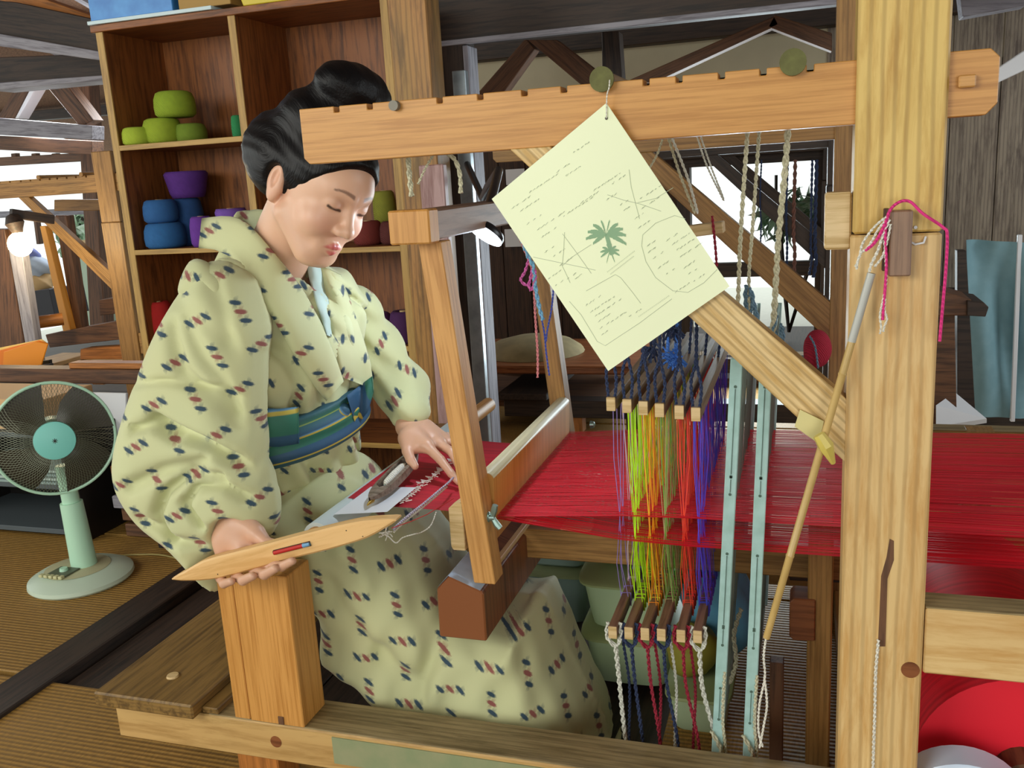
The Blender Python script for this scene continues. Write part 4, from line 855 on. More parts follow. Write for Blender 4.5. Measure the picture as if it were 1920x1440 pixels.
# low black shelf behind the fan
bs = thing('low_shelf', 'low black shelf with grey papers behind the electric fan', 'shelf', (-2.75, 1.25, 0)); bkm = plain('black_lacquer', '1a1614', .5)
for x0, x1 in ((-2.62, -2.56), (-2.24, -2.215)): obj('side_panel', MB().box(x0, x1, 1.12, 1.5, 0, .42, .003, 2), bkm, bs)
obj('side_panel', MB().box(-3.3, -3.27, 1.12, 1.5, 0, .42, .003, 2), bkm, bs)
obj('back_panel', MB().box(-3.27, -2.24, 1.46, 1.5, 0, .42, .002), bkm, bs)
for z in (.02, .2, .40): obj('shelf_board', MB().box(-3.27, -2.6, 1.13, 1.46, z, z + .02, .002, 0), plain('grey_shelf', '4c5458', .6), bs)
pp = thing('paper_stack', 'stack of grey and pale papers on the low black shelf', 'paper', (-2.85, 1.25, .22))
for k in range(4): obj('sheet', MB().box(-3.15, -2.66 + .01 * k, 1.125 + .01 * k, 1.4, .2205 + k * .012, .230 + k * .012, .002), plain('grey_paper' + str(k % 2), ['8ca09c', 'a8b8b0'][k % 2], .7), pp)
ob = obj('carton', MB().box(-3.2, -2.7, 1.16, 1.42, .421, .54, .003), plain('peach_card', 'd0a878', .7)); tag(ob, 'peach coloured carton standing on the low black shelf', 'box')
# timber stacked on the floor behind the woman's elbow
zz = [0, .055, .11, .16, .20, .24, .275]; cl_ = [brownw, brownw, greyw, redwood, orangew, redwood, orangew]
for k in range(7):
    o = obj('timber_length', MB().box(-2.45 - .02 * (k % 3), -1.62, 1.2 + .015 * (k % 2), 1.32 + .02 * (k % 3), zz[k] + .001, zz[k] + (.05 if k < 3 else .034), .004, 0), cl_[k])
    tag(o, ['bottom dark timber length on the floor left of the woman', 'second dark timber length up the pile left of the woman', 'broad greyish timber length in the middle of the pile', 'thin red brown length, fourth up the timber pile', 'thin orange length, fifth up the timber pile', 'thin red brown length near the top of the timber pile', 'topmost orange length of the timber pile'][k], 'timber', 'timber pile')
pl = pxslab('paper_board', [(104, 735), (236, 738), (238, 842), (104, 822)], 1.36, .015, white, 'white paper board standing on the timber pile between fan and sleeve', 'paper', kind=None)
db = obj('dark_bench', MB().box(-3.5, -1.9, 1.51, 1.59, .52, .58, .004, 0), brownw); tag(db, 'long dark bench board across the far loom foot', 'bench')
for xx in (-3.45, -1.97): obj('leg', MB().box(xx, xx + .06, 1.52, 1.58, 0, .52, .003), brownw, db)
fr = obj('wooden_frame', MB().box(-2.9, -2.35, 1.52, 1.58, .581, .605, .003, 0), orangew); tag(fr, 'flat orange wooden frame lying on the dark bench board', 'frame')
fb = pxslab('frame_rail', [(150, 655), (228, 650), (244, 664), (240, 674), (150, 674)], 2.7, .1, orangew, 'orange cross rail of a small stand under the far left loom', 'rail', kind=None)
# ------------------------------------------------------------------ electric fan
FX, FYy = -2.36, .84
fan = thing('electric_fan', 'pale green electric floor fan with a wire guard on the tatami', 'fan', (FX, FYy, 0))
fgreen = plain('fan_pale_green', 'b4dcc0', .4); fgrey = plain('fan_base_green', 'c0d0bc', .35)
obj('base', MB().lathe([(.0001, .001), (.162, .001), (.168, .008), (.166, .020), (.14, .034), (.09, .045), (.0001, .047)], (FX + .03, FYy, 0), (0, 0, 1), 48), fgrey, fan, smooth=True)
obj('base_ring', MB().lathe([(.0001, .0472), (.1, .0462), (.105, .0445)], (FX + .02, FYy, .0), (0, 0, 1), 36), plain('cream_plate', 'b4b08c', .5), fan, smooth=True)
cp = MB().box(FX - .03, FX + .05, FYy - .085, FYy - .02, .046, .052, .002); obj('control_plate', cp, plain('control_plate_dark', '5c6450', .5), fan)
for k in range(5): obj('button', MB().box(FX - .045 + k * .02, FX - .03 + k * .02, FYy - .105, FYy - .088, .046, .056, .002), plain('button_cream', 'c0bc90', .5), fan)
obj('dial', MB().lathe([(.0001, .012), (.012, .012), (.014, 0)], (FX + .01, FYy - .05, .05), (0, 0, 1), 16), fgreen, fan, smooth=True)
obj('column', MB().tube([(FX + .03, FYy + .02, .04), (FX + .02, FYy + .02, .27)], [.042, .036], 20), fgreen, fan, smooth=True); obj('column_neck', MB().tube([(FX + .02, FYy + .02, .27), (FX + .012, FYy + .02, .40)], [.028, .026], 16), fgreen, fan, smooth=True)
hc = np.array(py(102, 822, FYy - .06)); ax = (CAM - hc); ax[2] *= .35; ax /= np.linalg.norm(ax)
GR = .180
u = np.cross(ax, [0, 0, 1]); u /= np.linalg.norm(u); v_ = np.cross(u, ax)
obj('motor', MB().lathe([(.0001, -.17), (.05, -.165), (.06, -.12), (.055, -.06), (.02, -.05)], hc, ax, 20), fgreen, fan, smooth=True)
def ringm(r, off, th, n=56):
    return [hc + ax * off + (u * math.cos(a_) + v_ * math.sin(a_)) * r for a_ in np.linspace(0, 2 * math.pi, n + 1)]
obj('guard_rim', MB().tube(ringm(GR, 0, .004), .0052, 8, cap=False), fgreen, fan, smooth=True)
prof = lambda t: (.058 + (GR - .058) * t, .05 * (1 - t ** 2.2))
g = MB(); nsp = 104
for k in range(nsp):      # front guard: curved wires in two slants make the fine net
    for sg in (-1, 1):
        P = []
        for t in np.linspace(0, 1, 6):
            r, o_ = prof(t); a_ = 2 * math.pi * k / nsp + sg * t * .42; P.append(hc + ax * o_ + (u * math.cos(a_) + v_ * math.sin(a_)) * r)
        g.tube(P, .0006, 3, cap=False)
obj('front_guard', g, plain('guard_wire', '6c705c', .4, .3), fan, stuff=True)
g = MB()
for k in range(60):
    P = []
    for t in np.linspace(0, 1, 5): r, o_ = prof(t); a_ = 2 * math.pi * k / 60; P.append(hc - ax * o_ * 1.6 + (u * math.cos(a_) + v_ * math.sin(a_)) * r)
    g.tube(P, .0007, 3, cap=False)
obj('rear_guard', g, MATS['guard_wire'], fan, stuff=True)
obj('hub_cap', MB().lathe([(.0001, .058), (.04, .0575), (.06, .053), (.062, .046)], hc, ax, 36), plain('teal_cap', '80d0c4', .4), fan, smooth=True)
star = MB()
for a_ in (0, .8, 1.6, 2.4): d_ = (u * math.cos(a_) + v_ * math.sin(a_)) * .008; star.beam(hc + ax * .0585 - d_, hc + ax * .0585 + d_, .0016, .0008, tuple(ax), 0)
obj('cap_mark', star, dark, fan)
blm = plain('blade_smoke', '3c3428', .3)
for k in range(4):
    m = MB(); a0 = k * math.pi / 2 + .75
    V = []
    for i in range(7):
        for j in range(6):
            t = i / 6; s_ = j / 5; r = .045 + .135 * t; a_ = a0 + (s_ - .5) * (1.15 - .25 * abs(t - .5)) + t * .25; V.append(hc + ax * (-.01 + .03 * (s_ - .5)) + (u * math.cos(a_) + v_ * math.sin(a_)) * r)
    m.add(V, [(i * 6 + j, (i + 1) * 6 + j, (i + 1) * 6 + j + 1, i * 6 + j + 1) for i in range(6) for j in range(5)]); m.add([p_ - ax * .002 for p_ in V], [(i * 6 + j + 1, (i + 1) * 6 + j + 1, (i + 1) * 6 + j, i * 6 + j) for i in range(6) for j in range(5)]); obj('blade', m, blm, fan, smooth='all')
obj('power_cord', rope([(FX - .1, FYy - .0, .02), (FX - .14, FYy + .12, .004), (FX + .14, FYy + .22, .004), (FX + .35, FYy + .20, .004), (FX + .42, FYy + .36, .02), (FX + .3, FYy + .37, .08)], .003, 8, twist=False), plain('yellow_wire', '9c8c4c', .5), fan, smooth=True)
# ------------------------------------------------------------------ boat shuttle on the cloth roll
def shuttle_boat():
    a = np.array([-.845, .145, .615]); b = np.array([-.858, .425, .632]); t = thing('boat_shuttle', 'grey worn boat shuttle with a white bobbin lying on the rolled cloth', 'shuttle', (a + b) / 2 - [0, 0, .015])
    d = (b - a); L = np.linalg.norm(d); d /= L; s_ = np.cross([0, 0, 1], d); up = np.cross(d, s_); m = MB(); n = 22; V = []; Fc = []
    # shell: outline with a well; ring of 4 pts each station (outer bottom, outer top, inner top, inner bottom) on both sides
    st = np.linspace(0, 1, n)
    def W(t): return .021 * max(0.02, (1 - abs(2 * t - 1) ** 3.2)) ** .7
    for sg in (-1, 1):
        base = len(V)
        for t_ in st:
            c = a + d * L * t_; w = W(t_); wi = max(0, .8 * w - .003) if .2 < t_ < .8 else 0; lift = .014 * (abs(2 * t_ - 1)) ** 3
            for (x_, z_) in ((0, -.013 + lift), (w, -.008 + lift), (w, .010), (wi, .012), (wi, -.006 + lift)): V.append(c + s_ * sg * x_ + up * z_)
        for i in range(n - 1):
            for j in range(4): f = (base + i * 5 + j, base + i * 5 + j + 1, base + (i + 1) * 5 + j + 1, base + (i + 1) * 5 + j); Fc.append(f if sg > 0 else f[::-1])
    m.add(V, Fc); obj('body', m, wood('worn_shuttle_wood', '8c7c6c', '60503f', '7c6c5c', 1), t)
    obj('bobbin', MB().tube([a + d * L * k + up * .004 for k in (.3, .34, .5, .66, .72)], [.004, .009, .0105, .009, .004], 12), wy, t, smooth=True)
    obj('pin', MB().tube([a + d * L * .22 + up * .004, a + d * L * .79 + up * .004], .0018, 6), steel, t); obj('tip', MB().tube([a - d * .012, a + d * .012], [.002, .006], 8), plain('brass', 'b89848', .3, .8), t)
shuttle_boat()
# ------------------------------------------------------------------ implicit surfaces for the figure
def grid3(lo, hi, h):
    ax = [np.arange(lo[i], hi[i] + h, h, dtype=np.float32) for i in range(3)]
    return np.meshgrid(*ax, indexing='ij'), np.array(lo, float), h
def smin(a, b, k): 
    t = np.clip(.5 + .5 * (b - a) / k, 0, 1); return b * (1 - t) + a * t - k * t * (1 - t)
def smax(a, b, k): return -smin(-a, -b, k)
def ell(G, c, r):
    q = [(G[i] - c[i]) / r[i] for i in range(3)]; k = np.sqrt(q[0] ** 2 + q[1] ** 2 + q[2] ** 2)
    return (k - 1) * min(r) if max(r) / min(r) < 1.3 else k * (k - 1) / (np.sqrt(sum((q[i] / r[i]) ** 2 for i in range(3))) + 1e-6)
def cap(G, a, b, ra, rb=None):
    rb = ra if rb is None else rb; a = np.array(a, float); b = np.array(b, float); d = b - a; L2 = d @ d
    t = np.clip(((G[0] - a[0]) * d[0] + (G[1] - a[1]) * d[1] + (G[2] - a[2]) * d[2]) / L2, 0, 1)
    return np.sqrt(sum((G[i] - a[i] - d[i] * t) ** 2 for i in range(3))) - (ra + (rb - ra) * t)
def nets(F, lo, h):
    F = F.astype(np.float32); ins = F < 0; n = F.shape; cn = np.zeros((n[0] - 1, n[1] - 1, n[2] - 1), np.int8)
    for dx in (0, 1):
        for dy in (0, 1):
            for dz in (0, 1): cn += ins[dx:n[0] - 1 + dx, dy:n[1] - 1 + dy, dz:n[2] - 1 + dz]
    act = (cn > 0) & (cn < 8); idx = np.argwhere(act); ids = -np.ones(act.shape, np.int64); ids[act] = np.arange(len(idx))
    P = np.zeros((len(idx), 3)); C = np.zeros(len(idx)); i, j, k = idx.T
    for ax in range(3):
        o = [a for a in range(3) if a != ax]
        for p in (0, 1):
            for q in (0, 1):
                s_ = [i, j, k]; s_ = [s_[0].copy(), s_[1].copy(), s_[2].copy()]; s_[o[0]] += p; s_[o[1]] += q; e = [x.copy() for x in s_]; e[ax] += 1
                a = F[s_[0], s_[1], s_[2]]; b = F[e[0], e[1], e[2]]; m = (a < 0) != (b < 0); t = np.where(m, a / np.where(m, a - b, 1), 0)
                pt = np.stack([x.astype(float) for x in s_], 1); pt[:, ax] += t; P[m] += pt[m]; C[m] += 1
    V = P / C[:, None] * h + lo; Q = []
    for ax in range(3):
        o = [(ax + 1) % 3, (ax + 2) % 3]; sl = [slice(None)] * 3; sa = list(sl); sb = list(sl); sa[ax] = slice(0, -1); sb[ax] = slice(1, None)
        A = ins[tuple(sa)]; B = ins[tuple(sb)]; ch = A != B; e = np.argwhere(ch); fl_ = A[ch]
        ok = (e[:, o[0]] > 0) & (e[:, o[1]] > 0) & (e[:, o[0]] < act.shape[o[0]]) & (e[:, o[1]] < act.shape[o[1]]); e = e[ok]; fl_ = fl_[ok]
        def g(a, b): q = e.copy(); q[:, o[0]] -= a; q[:, o[1]] -= b; return ids[q[:, 0], q[:, 1], q[:, 2]]
        q = np.stack([g(1, 1), g(0, 1), g(0, 0), g(1, 0)], 1); q[~fl_] = q[~fl_][:, ::-1]; Q.append(q)
    return V, np.concatenate(Q)
def polysdf(X, Z, poly):
    P = np.array(poly, float); d = np.full(X.shape, 1e9); s_ = np.zeros(X.shape, bool); n = len(P)
    for i in range(n):
        a, b = P[i], P[(i + 1) % n]; e = b - a; wx, wz = X - a[0], Z - a[1]; t = np.clip((wx * e[0] + wz * e[1]) / (e @ e + 1e-12), 0, 1); d = np.minimum(d, (wx - e[0] * t) ** 2 + (wz - e[1] * t) ** 2)
        c = ((a[1] <= Z) & (b[1] > Z)) | ((b[1] <= Z) & (a[1] > Z)); xi = a[0] + (Z - a[1]) / (b[1] - a[1] + 1e-12) * e[0]; s_ ^= c & (X < xi)
    d = np.sqrt(d); return np.where(s_, -d, d)
def smoothpoly(p, k=4):
    P = [np.array(q, float) for q in p]; n = len(P); o = []
    for i in range(n):
        p0, p1, p2, p3 = P[i - 1], P[i], P[(i + 1) % n], P[(i + 2) % n]
        for j in range(k): t = j / k; o.append(.5 * ((2 * p1) + (-p0 + p2) * t + (2 * p0 - 5 * p1 + 4 * p2 - p3) * t * t + (-p0 + 3 * p1 - 3 * p2 + p3) * t ** 3))
    return o
def linedist(X, Z, pts):
    d = np.full(X.shape, 1e9)
    for a, b in zip(pts[:-1], pts[1:]):
        a = np.array(a); b = np.array(b); e = b - a; t = np.clip(((X - a[0]) * e[0] + (Z - a[1]) * e[1]) / (e @ e), 0, 1); d = np.minimum(d, np.hypot(X - a[0] - e[0] * t, Z - a[1] - e[1] * t))
    return d
XZ = lambda a, b, y: (py(a, b, y)[0], py(a, b, y)[2])
PERS = Vector((-1.08, .32, 0))
person = thing('person', 'woman in a cream kimono with small cross marks, seated at the loom looking down', 'person', PERS)
def nobj(name, V, Q, mat, parent, gc=None, label=None):
    b = Vector(((V[:, 0].min() + V[:, 0].max()) / 2, (V[:, 1].min() + V[:, 1].max()) / 2, V[:, 2].min())); me = bpy.data.meshes.new(name)
    me.vertices.add(len(V)); me.vertices.foreach_set('co', (V - np.array(b)).astype(np.float32).ravel()); me.loops.add(Q.size); me.loops.foreach_set('vertex_index', Q.astype(np.int32).ravel())
    me.polygons.add(len(Q)); me.polygons.foreach_set('loop_start', np.arange(0, Q.size, Q.shape[1], dtype=np.int32)); me.polygons.foreach_set('loop_total', np.full(len(Q), Q.shape[1], np.int32))
    me.update(calc_edges=True); me.validate(); me.polygons.foreach_set('use_smooth', [True] * len(me.polygons))
    at = me.attributes.new('gc', 'FLOAT_VECTOR', 'POINT'); at.data.foreach_set('vector', (V if gc is None else gc).astype(np.float32).ravel())
    me.materials.append(mat); me.update(); o = bpy.data.objects.new(name, me); COL.objects.link(o); o.parent = parent; o.location = b - wloc(parent)
    if label: o['label'] = label
    return o, me
# ---- kimono cloth
def kasuri():
    k = NT('kasuri_cloth'); a = k.n('ShaderNodeAttribute', attribute_name='gc').outputs['Vector']; sp = k.n('ShaderNodeSeparateXYZ')
    wv = k.n('ShaderNodeTexNoise'); wv.inputs['Scale'].default_value = 3.0; wv.inputs['Detail'].default_value = 1; k.l(a, wv.inputs['Vector'])
    ms = k.n('ShaderNodeVectorMath', operation='MULTIPLY_ADD'); k.l(wv.outputs['Color'], ms.inputs[0]); ms.inputs[1].default_value = (.03, .03, 0); k.l(a, ms.inputs[2]); k.l(ms.outputs[0], sp.inputs[0])
    S_ = .0800; u = k.math('DIVIDE', sp.outputs[0], S_); v = k.math('DIVIDE', sp.outputs[1], S_ * .93); v = k.math('ADD', v, k.math('MULTIPLY', k.math('FLOOR', u), .32))
    iu, iv = k.math('FLOOR', u), k.math('FLOOR', v); fu = k.math('MULTIPLY', k.math('SUBTRACT', k.math('FRACT', u), .5), S_); fv = k.math('MULTIPLY', k.math('SUBTRACT', k.math('FRACT', v), .5), S_ * .93)
    par = k.math('FLOORED_MODULO', k.math('ADD', iu, iv), 2)
    x = k.math('ADD', k.math('MULTIPLY', fu, k.math('SUBTRACT', 1, par)), k.math('MULTIPLY', fv, par)); y = k.math('ADD', k.math('MULTIPLY', fv, k.math('SUBTRACT', 1, par)), k.math('MULTIPLY', fu, par))
    P3 = .0190; j = k.math('ROUND', k.math('DIVIDE', x, P3)); inr = k.math('LESS_THAN', k.math('ABSOLUTE', j), 1.5); lx = k.math('SUBTRACT', x, k.math('MULTIPLY', j, P3))
    sg = k.math('SUBTRACT', k.math('MULTIPLY', par, 2), 1)
    # slanted bar: rotate local coordinates
    c, s_ = .60, .80; la = k.math('ADD', k.math('MULTIPLY', lx, c), k.math('MULTIPLY', y, -s_)); lb = k.math('ADD', k.math('MULTIPLY', lx, s_), k.math('MULTIPLY', y, c))
    nz = k.noise(a, 900, 1); jag = k.math('MULTIPLY', k.math('SUBTRACT', nz, .5), .9)
    bar = k.math('ADD', k.math('MULTIPLY', k.math('MAXIMUM', k.math('DIVIDE', k.math('ABSOLUTE', la), .0132), k.math('DIVIDE', k.math('ABSOLUTE', lb), .0052)), .6), k.math('MULTIPLY', k.math('ADD', k.math('DIVIDE', k.math('ABSOLUTE', la), .0132), k.math('DIVIDE', k.math('ABSOLUTE', lb), .0052)), .33)); bar = k.math('ADD', bar, jag)
    bm_ = k.math('MULTIPLY', k.ramp(bar, [(.70, (1, 1, 1, 1)), (1.15, (0, 0, 0, 1))]), inr)
    cr = k.math('MAXIMUM', k.math('DIVIDE', k.math('ABSOLUTE', lb), .0135), k.math('DIVIDE', k.math('ABSOLUTE', la), .0050)); cr = k.math('ADD', cr, jag)
    cm_ = k.math('MULTIPLY', k.math('MULTIPLY', k.ramp(cr, [(.3, (1, 1, 1, 1)), (1.1, (0, 0, 0, 1))]), inr), .55)
    red = k.math('LESS_THAN', k.math('ABSOLUTE', j), .5); ink = k.mix(red, lin('2c4454'), lin('8c5048'))
    n2 = k.noise(a, 5, 2); base = k.mix(n2, lin('ccca98'), lin('c0c69a')); wv2 = k.noise(a, 700, 1); base = k.mix(k.math('MULTIPLY', wv2, .18), base, lin('a8a470'))
    col = k.mix(k.math('MAXIMUM', bm_, cm_), base, ink); k.l(col, k.b.inputs['Base Color']); setp(k.b, Roughness=.8); k.b.inputs['Sheen Weight'].default_value = .15
    k.bump(wv2, .12, .0006); return k.m
KAS = kasuri()
def kuv(V, ang=0, sc=1.0, off=0):
    u = .85 * V[:, 0] + .53 * V[:, 1]; v = V[:, 2]; c, s_ = math.cos(ang), math.sin(ang)
    return np.stack([(u * c - v * s_) * sc + off + 5, (u * s_ + v * c) * sc + off * .7 + 5, V[:, 1] * 0], 1)
HK = .0075
G, lo, h = grid3((-1.48, -.10, -.02), (-.28, .72, 1.27), HK)
X2, Z2_ = G[0][:, 0, :], G[2][:, 0, :]
def pillow(poly, yc, H, w, creases=(), ycf=None, side=1):
    d = polysdf(X2, Z2_, smoothpoly(poly)); t = np.clip(-d / w, 0, 1); hh = H * np.sqrt(1 - (1 - t) ** 2)
    for pts, amp, wd in creases: hh = hh - 2.2 * amp * np.exp(-(linedist(X2, Z2_, pts) / wd) ** 2) * np.clip(t * 3, 0, 1)
    Y = yc if ycf is None else ycf(X2, Z2_)[:, None, :]
    F = np.abs(G[1] - Y) - hh[:, None, :]; out = np.maximum(d, 0)[:, None, :]
    return np.where(d[:, None, :] > 0, np.maximum(out, np.abs(G[1] - Y)), F * .75)
# near sleeve
sp_ = [(488, 566, .12), (464, 524, .12), (432, 500, .12), (392, 490, .12), (346, 522, .10), (306, 580, .08), (276, 634, .06), (250, 700, .04), (231, 770, .03), (217, 850, .02), (226, 915, .02), (262, 985, .01), (318, 1040, .0), (372, 1098, .0), (400, 1118, .0), (404, 1080, .0), (408, 1040, 0), (440, 1040, 0), (490, 1015, 0), (499, 965, 0), (493, 905, .01), (478, 850, .01), (474, 760, .03), (476, 690, .05), (488, 620, .08)]
cz = lambda pts, y, a, w: ([XZ(p, q, y) for p, q in pts], a, w)
cs = [cz([(300, 780), (340, 800), (400, 825), (450, 860), (480, 890)], 0, .017, .012), cz([(262, 800), (300, 790), (345, 815)], 0, .012, .010), cz([(340, 1000), (320, 950), (335, 910), (380, 875), (430, 885)], 0, .014, .011), cz([(270, 900), (330, 870), (400, 855)], 0, .010, .014),
      cz([(360, 600), (400, 650), (440, 700), (470, 760)], .06, .008, .014), cz([(410, 520), (440, 570), (462, 630)], .1, .006, .014), cz([(330, 610), (370, 690), (440, 740), (475, 790)], .05, .010, .016), cz([(400, 970), (372, 930), (392, 900), (440, 900), (475, 930)], 0, .012, .009), cz([(290, 960), (350, 1000), (390, 1010)], 0, .010, .012), cz([(230, 720), (330, 705), (420, 720), (475, 750)], .04, .006, .007),
      cz([(350, 560), (420, 600), (470, 650)], .09, .005, .02)]
sN = pillow([XZ(*p) for p in sp_], 0, .085, .095, cs, lambda X, Z: .035 + .10 * np.clip((Z - .72) / .36, 0, 1) ** 1.2 + 0 * X)
cav = ell(G, py(440, 1022, -.02), (.050, .11, .062)); cuff_in = py(447, 1015, 0.0)
sN = smax(sN, -cav, .012)
# torso, far sleeve
wob = .004 * np.sin(G[0] * 55 + G[1] * 70 + G[2] * 16 + 2 * np.sin(G[2] * 9)) + .006 * np.sin(G[2] * 31 + G[0] * 22 + 2 * np.sin(G[1] * 17)) + .004 * np.sin(G[0] * 61 - G[2] * 47 + G[1] * 20)
T_ = ell(G, (-1.17, .32, .50), (.21, .22, .18)); T_ = smin(T_, ell(G, (-1.115, .32, .74), (.150, .185, .17)), .08)
T_ = smin(T_, ell(G, (-1.09, .315, .93), (.155, .205, .17)), .08); T_ = smin(T_, cap(G, (-1.15, .14, 1.045), (-1.05, .45, 1.0), .078, .058), .06)
T_ = smin(T_, cap(G, (-1.14, .30, 1.08), (-1.15, .31, 1.14), .085, .075), .05)
fs = [py(670, 575, .50), py(700, 655, .53), py(752, 728, .52), py(768, 770, .455)]
S_F = cap(G, fs[0], fs[1], .050, .062); S_F = smin(S_F, cap(G, fs[1], fs[2], .062, .062), .04); S_F = smin(S_F, cap(G, fs[2], fs[3], .060, .046), .03)
S_F = S_F + .0045 * np.sin((G[2] * 1.0 + G[0] * .9) * 85 + 3 * np.sin(G[1] * 14 + G[0] * 12))
# neckline opening
V_ = smin(cap(G, (-1.10, .29, 1.24), (-1.085, .29, 1.10), .078, .072), cap(G, (-1.085, .29, 1.10), (-.97, .30, .99), .066, .02), .02)
BOD = smax(T_ + wob + .016 * np.exp(-(np.sin(G[1] * 17 + G[2] * 13 + G[0] * 10 + 1.2 * np.sin(G[2] * 12)) / .28) ** 2), -V_, .012); BOD = smax(BOD, G[2] * -1 + .60, .03)
# chest wrap: left-over-right overlap step running from the collar to the obi
SK_p = [(-1.36, .50), (-1.30, .62), (-1.16, .66), (-1.0, .575), (-.90, .545), (-.80, .46), (-.73, .352), (-.60, .334)] + [XZ(1018, 1120, .34), XZ(1064, 1210, .34), XZ(1108, 1300, .34), XZ(1146, 1390, .34)] + [(-.40, .0), (-.62, .0), (-.80, .02)] + [XZ(640, 1312, .16), XZ(575, 1256, .16), XZ(566, 1180, .16), (-1.12, .33), (-1.28, .38)]
scr = [cz([(945, 1120), (985, 1200), (1025, 1290), (1050, 1380)], .1, .030, .014), cz([(800, 1010), (815, 1120), (800, 1220), (770, 1330)], .1, .010, .022), cz([(590, 1110), (660, 1210), (740, 1290)], .1, .009, .028), cz([(880, 1010), (930, 1060), (1000, 1180)], .1, .012, .012),
       cz([(690, 1040), (760, 1010), (860, 1010)], .1, .010, .014), cz([(1010, 1150), (1060, 1260), (1095, 1370)], .1, .010, .012)]
SK = pillow(SK_p, .345, .205, .085, scr); SK = SK + .7 * wob
lap = smin(SK, ell(G, (-1.12, .32, .545), (.21, .19, .125)), .05)
lap = lap + .006 * np.sin((G[0] * .8 + G[2] * .6) * 70 + 4 * np.sin(G[1] * 12)) * np.clip((G[2] - .44) / .1, 0, 1)
rest = smin(BOD, S_F, .03)
fields = {'x': 0} if 0 else {'near': sN, 'bod': BOD, 'far': S_F, 'lap': lap}
kim = []
for nm, fld, an, of in (('kimono_sleeve', sN, -.45, .3), ('kimono_bodice', BOD, .25, .13), ('kimono_sleeve', S_F, .6, .7), ('kimono_skirt', lap, -.02, .02)):
    V, Q_ = nets(fld, lo, h); o, me = nobj(nm, V, Q_, KAS, person, kuv(V, an, 1, of)); kim.append(o)
ALLF = np.minimum(np.minimum(sN, BOD), np.minimum(S_F, lap))
def samp(Fd, p):
    q = (p - lo) / h; i = np.clip(np.round(q).astype(int), 0, np.array(Fd.shape) - 1); return Fd[i[0], i[1], i[2]]
def hit(a, b, Fd, y0=.0, y1=.7, off=.0):
    for y in np.arange(y0, y1, .003):
        p = py(a, b, y)
        if samp(Fd, p) < 0: return p - RW @ np.array([0, 0, 1.]) * off
    return None
# ---- collars laid on the bodice
def ribbon(inner, outer, th=.006, n=26, lift=.006, Fd=None, ydef=.3, puff=.008):
    def rs(pts):
        P = np.array(pts, float); d = np.r_[0, np.cumsum(np.hypot(*np.diff(P[:, :2], axis=0).T))]; s_ = np.linspace(0, d[-1], n); return np.stack([np.interp(s_, d, P[:, i]) for i in range(P.shape[1])], 1)
    I, O = rs(inner), rs(outer); m = 7; V = []
    depth = np.zeros((n, m)); uvp = []
    for i in range(n):
        row = []
        for j in range(m):
            t = j / (m - 1); a, b, yd = I[i] * (1 - t) + O[i] * t; p = hit(a, b, Fd) if Fd is not None else None
            y = yd if p is None else min(p[1], yd + .03); depth[i, j] = y; row.append((a, b))
        uvp.append(row)
    for _ in range(3):
        D = depth.copy(); D[1:-1] = (depth[:-2] + 2 * depth[1:-1] + depth[2:]) / 4; D2 = D.copy(); D2[:, 1:-1] = (D[:, :-2] + 2 * D[:, 1:-1] + D[:, 2:]) / 4; depth = D2
    top, bot = [], []
    for i in range(n):
        for j in range(m):
            t = j / (m - 1); a, b = uvp[i][j]; p = py(a, b, depth[i, j] - lift - puff * math.sin(math.pi * t)); top.append(p); bot.append(p + np.array([-.3, .9, 0]) * th * 1.5)
    V = np.array(top + bot); N = n * m; Q_ = []
    for i in range(n - 1):
        for j in range(m - 1): a = i * m + j; Q_ += [(a, a + m, a + m + 1, a + 1), (N + a, N + a + 1, N + a + m + 1, N + a + m)]
    for i in range(n - 1):
        for j in (0, m - 1): a = i * m + j; Q_.append((a, a + m, N + a + m, N + a) if j else (a, N + a, N + a + m, a + m))
    for j in range(m - 1):
        for i in (0, n - 1): a = i * m + j; Q_.append((a, a + 1, N + a + 1, N + a) if i else (a, N + a, N + a + 1, a + 1))
    return V, np.array(Q_)
V, Q_ = ribbon([(590, 492, .31), (602, 530, .30), (614, 590, .29), (626, 650, .28), (636, 705, .28)], [(638, 515, .38), (655, 560, .38), (676, 620, .38), (694, 680, .38), (700, 730, .38)], Fd=BOD, lift=.004)
nobj('kimono_collar', V, Q_, KAS, person, kuv(V, 1.05, 1, .4))
V, Q_ = ribbon([(574, 490, .28), (580, 525, .275), (594, 572, .27), (612, 628, .265)], [(596, 488, .30), (608, 525, .30), (618, 580, .29), (622, 632, .29)], Fd=BOD, lift=.005)
nobj('under_collar', V, Q_, plain('white_under_collar', 'b4c8c0', .7), person)
V, Q_ = ribbon([(378, 409, .30), (424, 404, .24), (457, 413, .195), (484, 440, .175), (526, 490, .175), (568, 545, .195), (598, 600, .23), (624, 660, .26), (644, 716, .27)], [(372, 466, .26), (398, 466, .22), (430, 480, .19), (462, 515, .17), (495, 570, .17), (528, 625, .18), (560, 680, .20), (590, 725, .22), (612, 752, .24)], Fd=BOD, lift=.014, puff=.012)
nobj('kimono_collar', V, Q_, KAS, person, kuv(V, -.55, 1, .22))
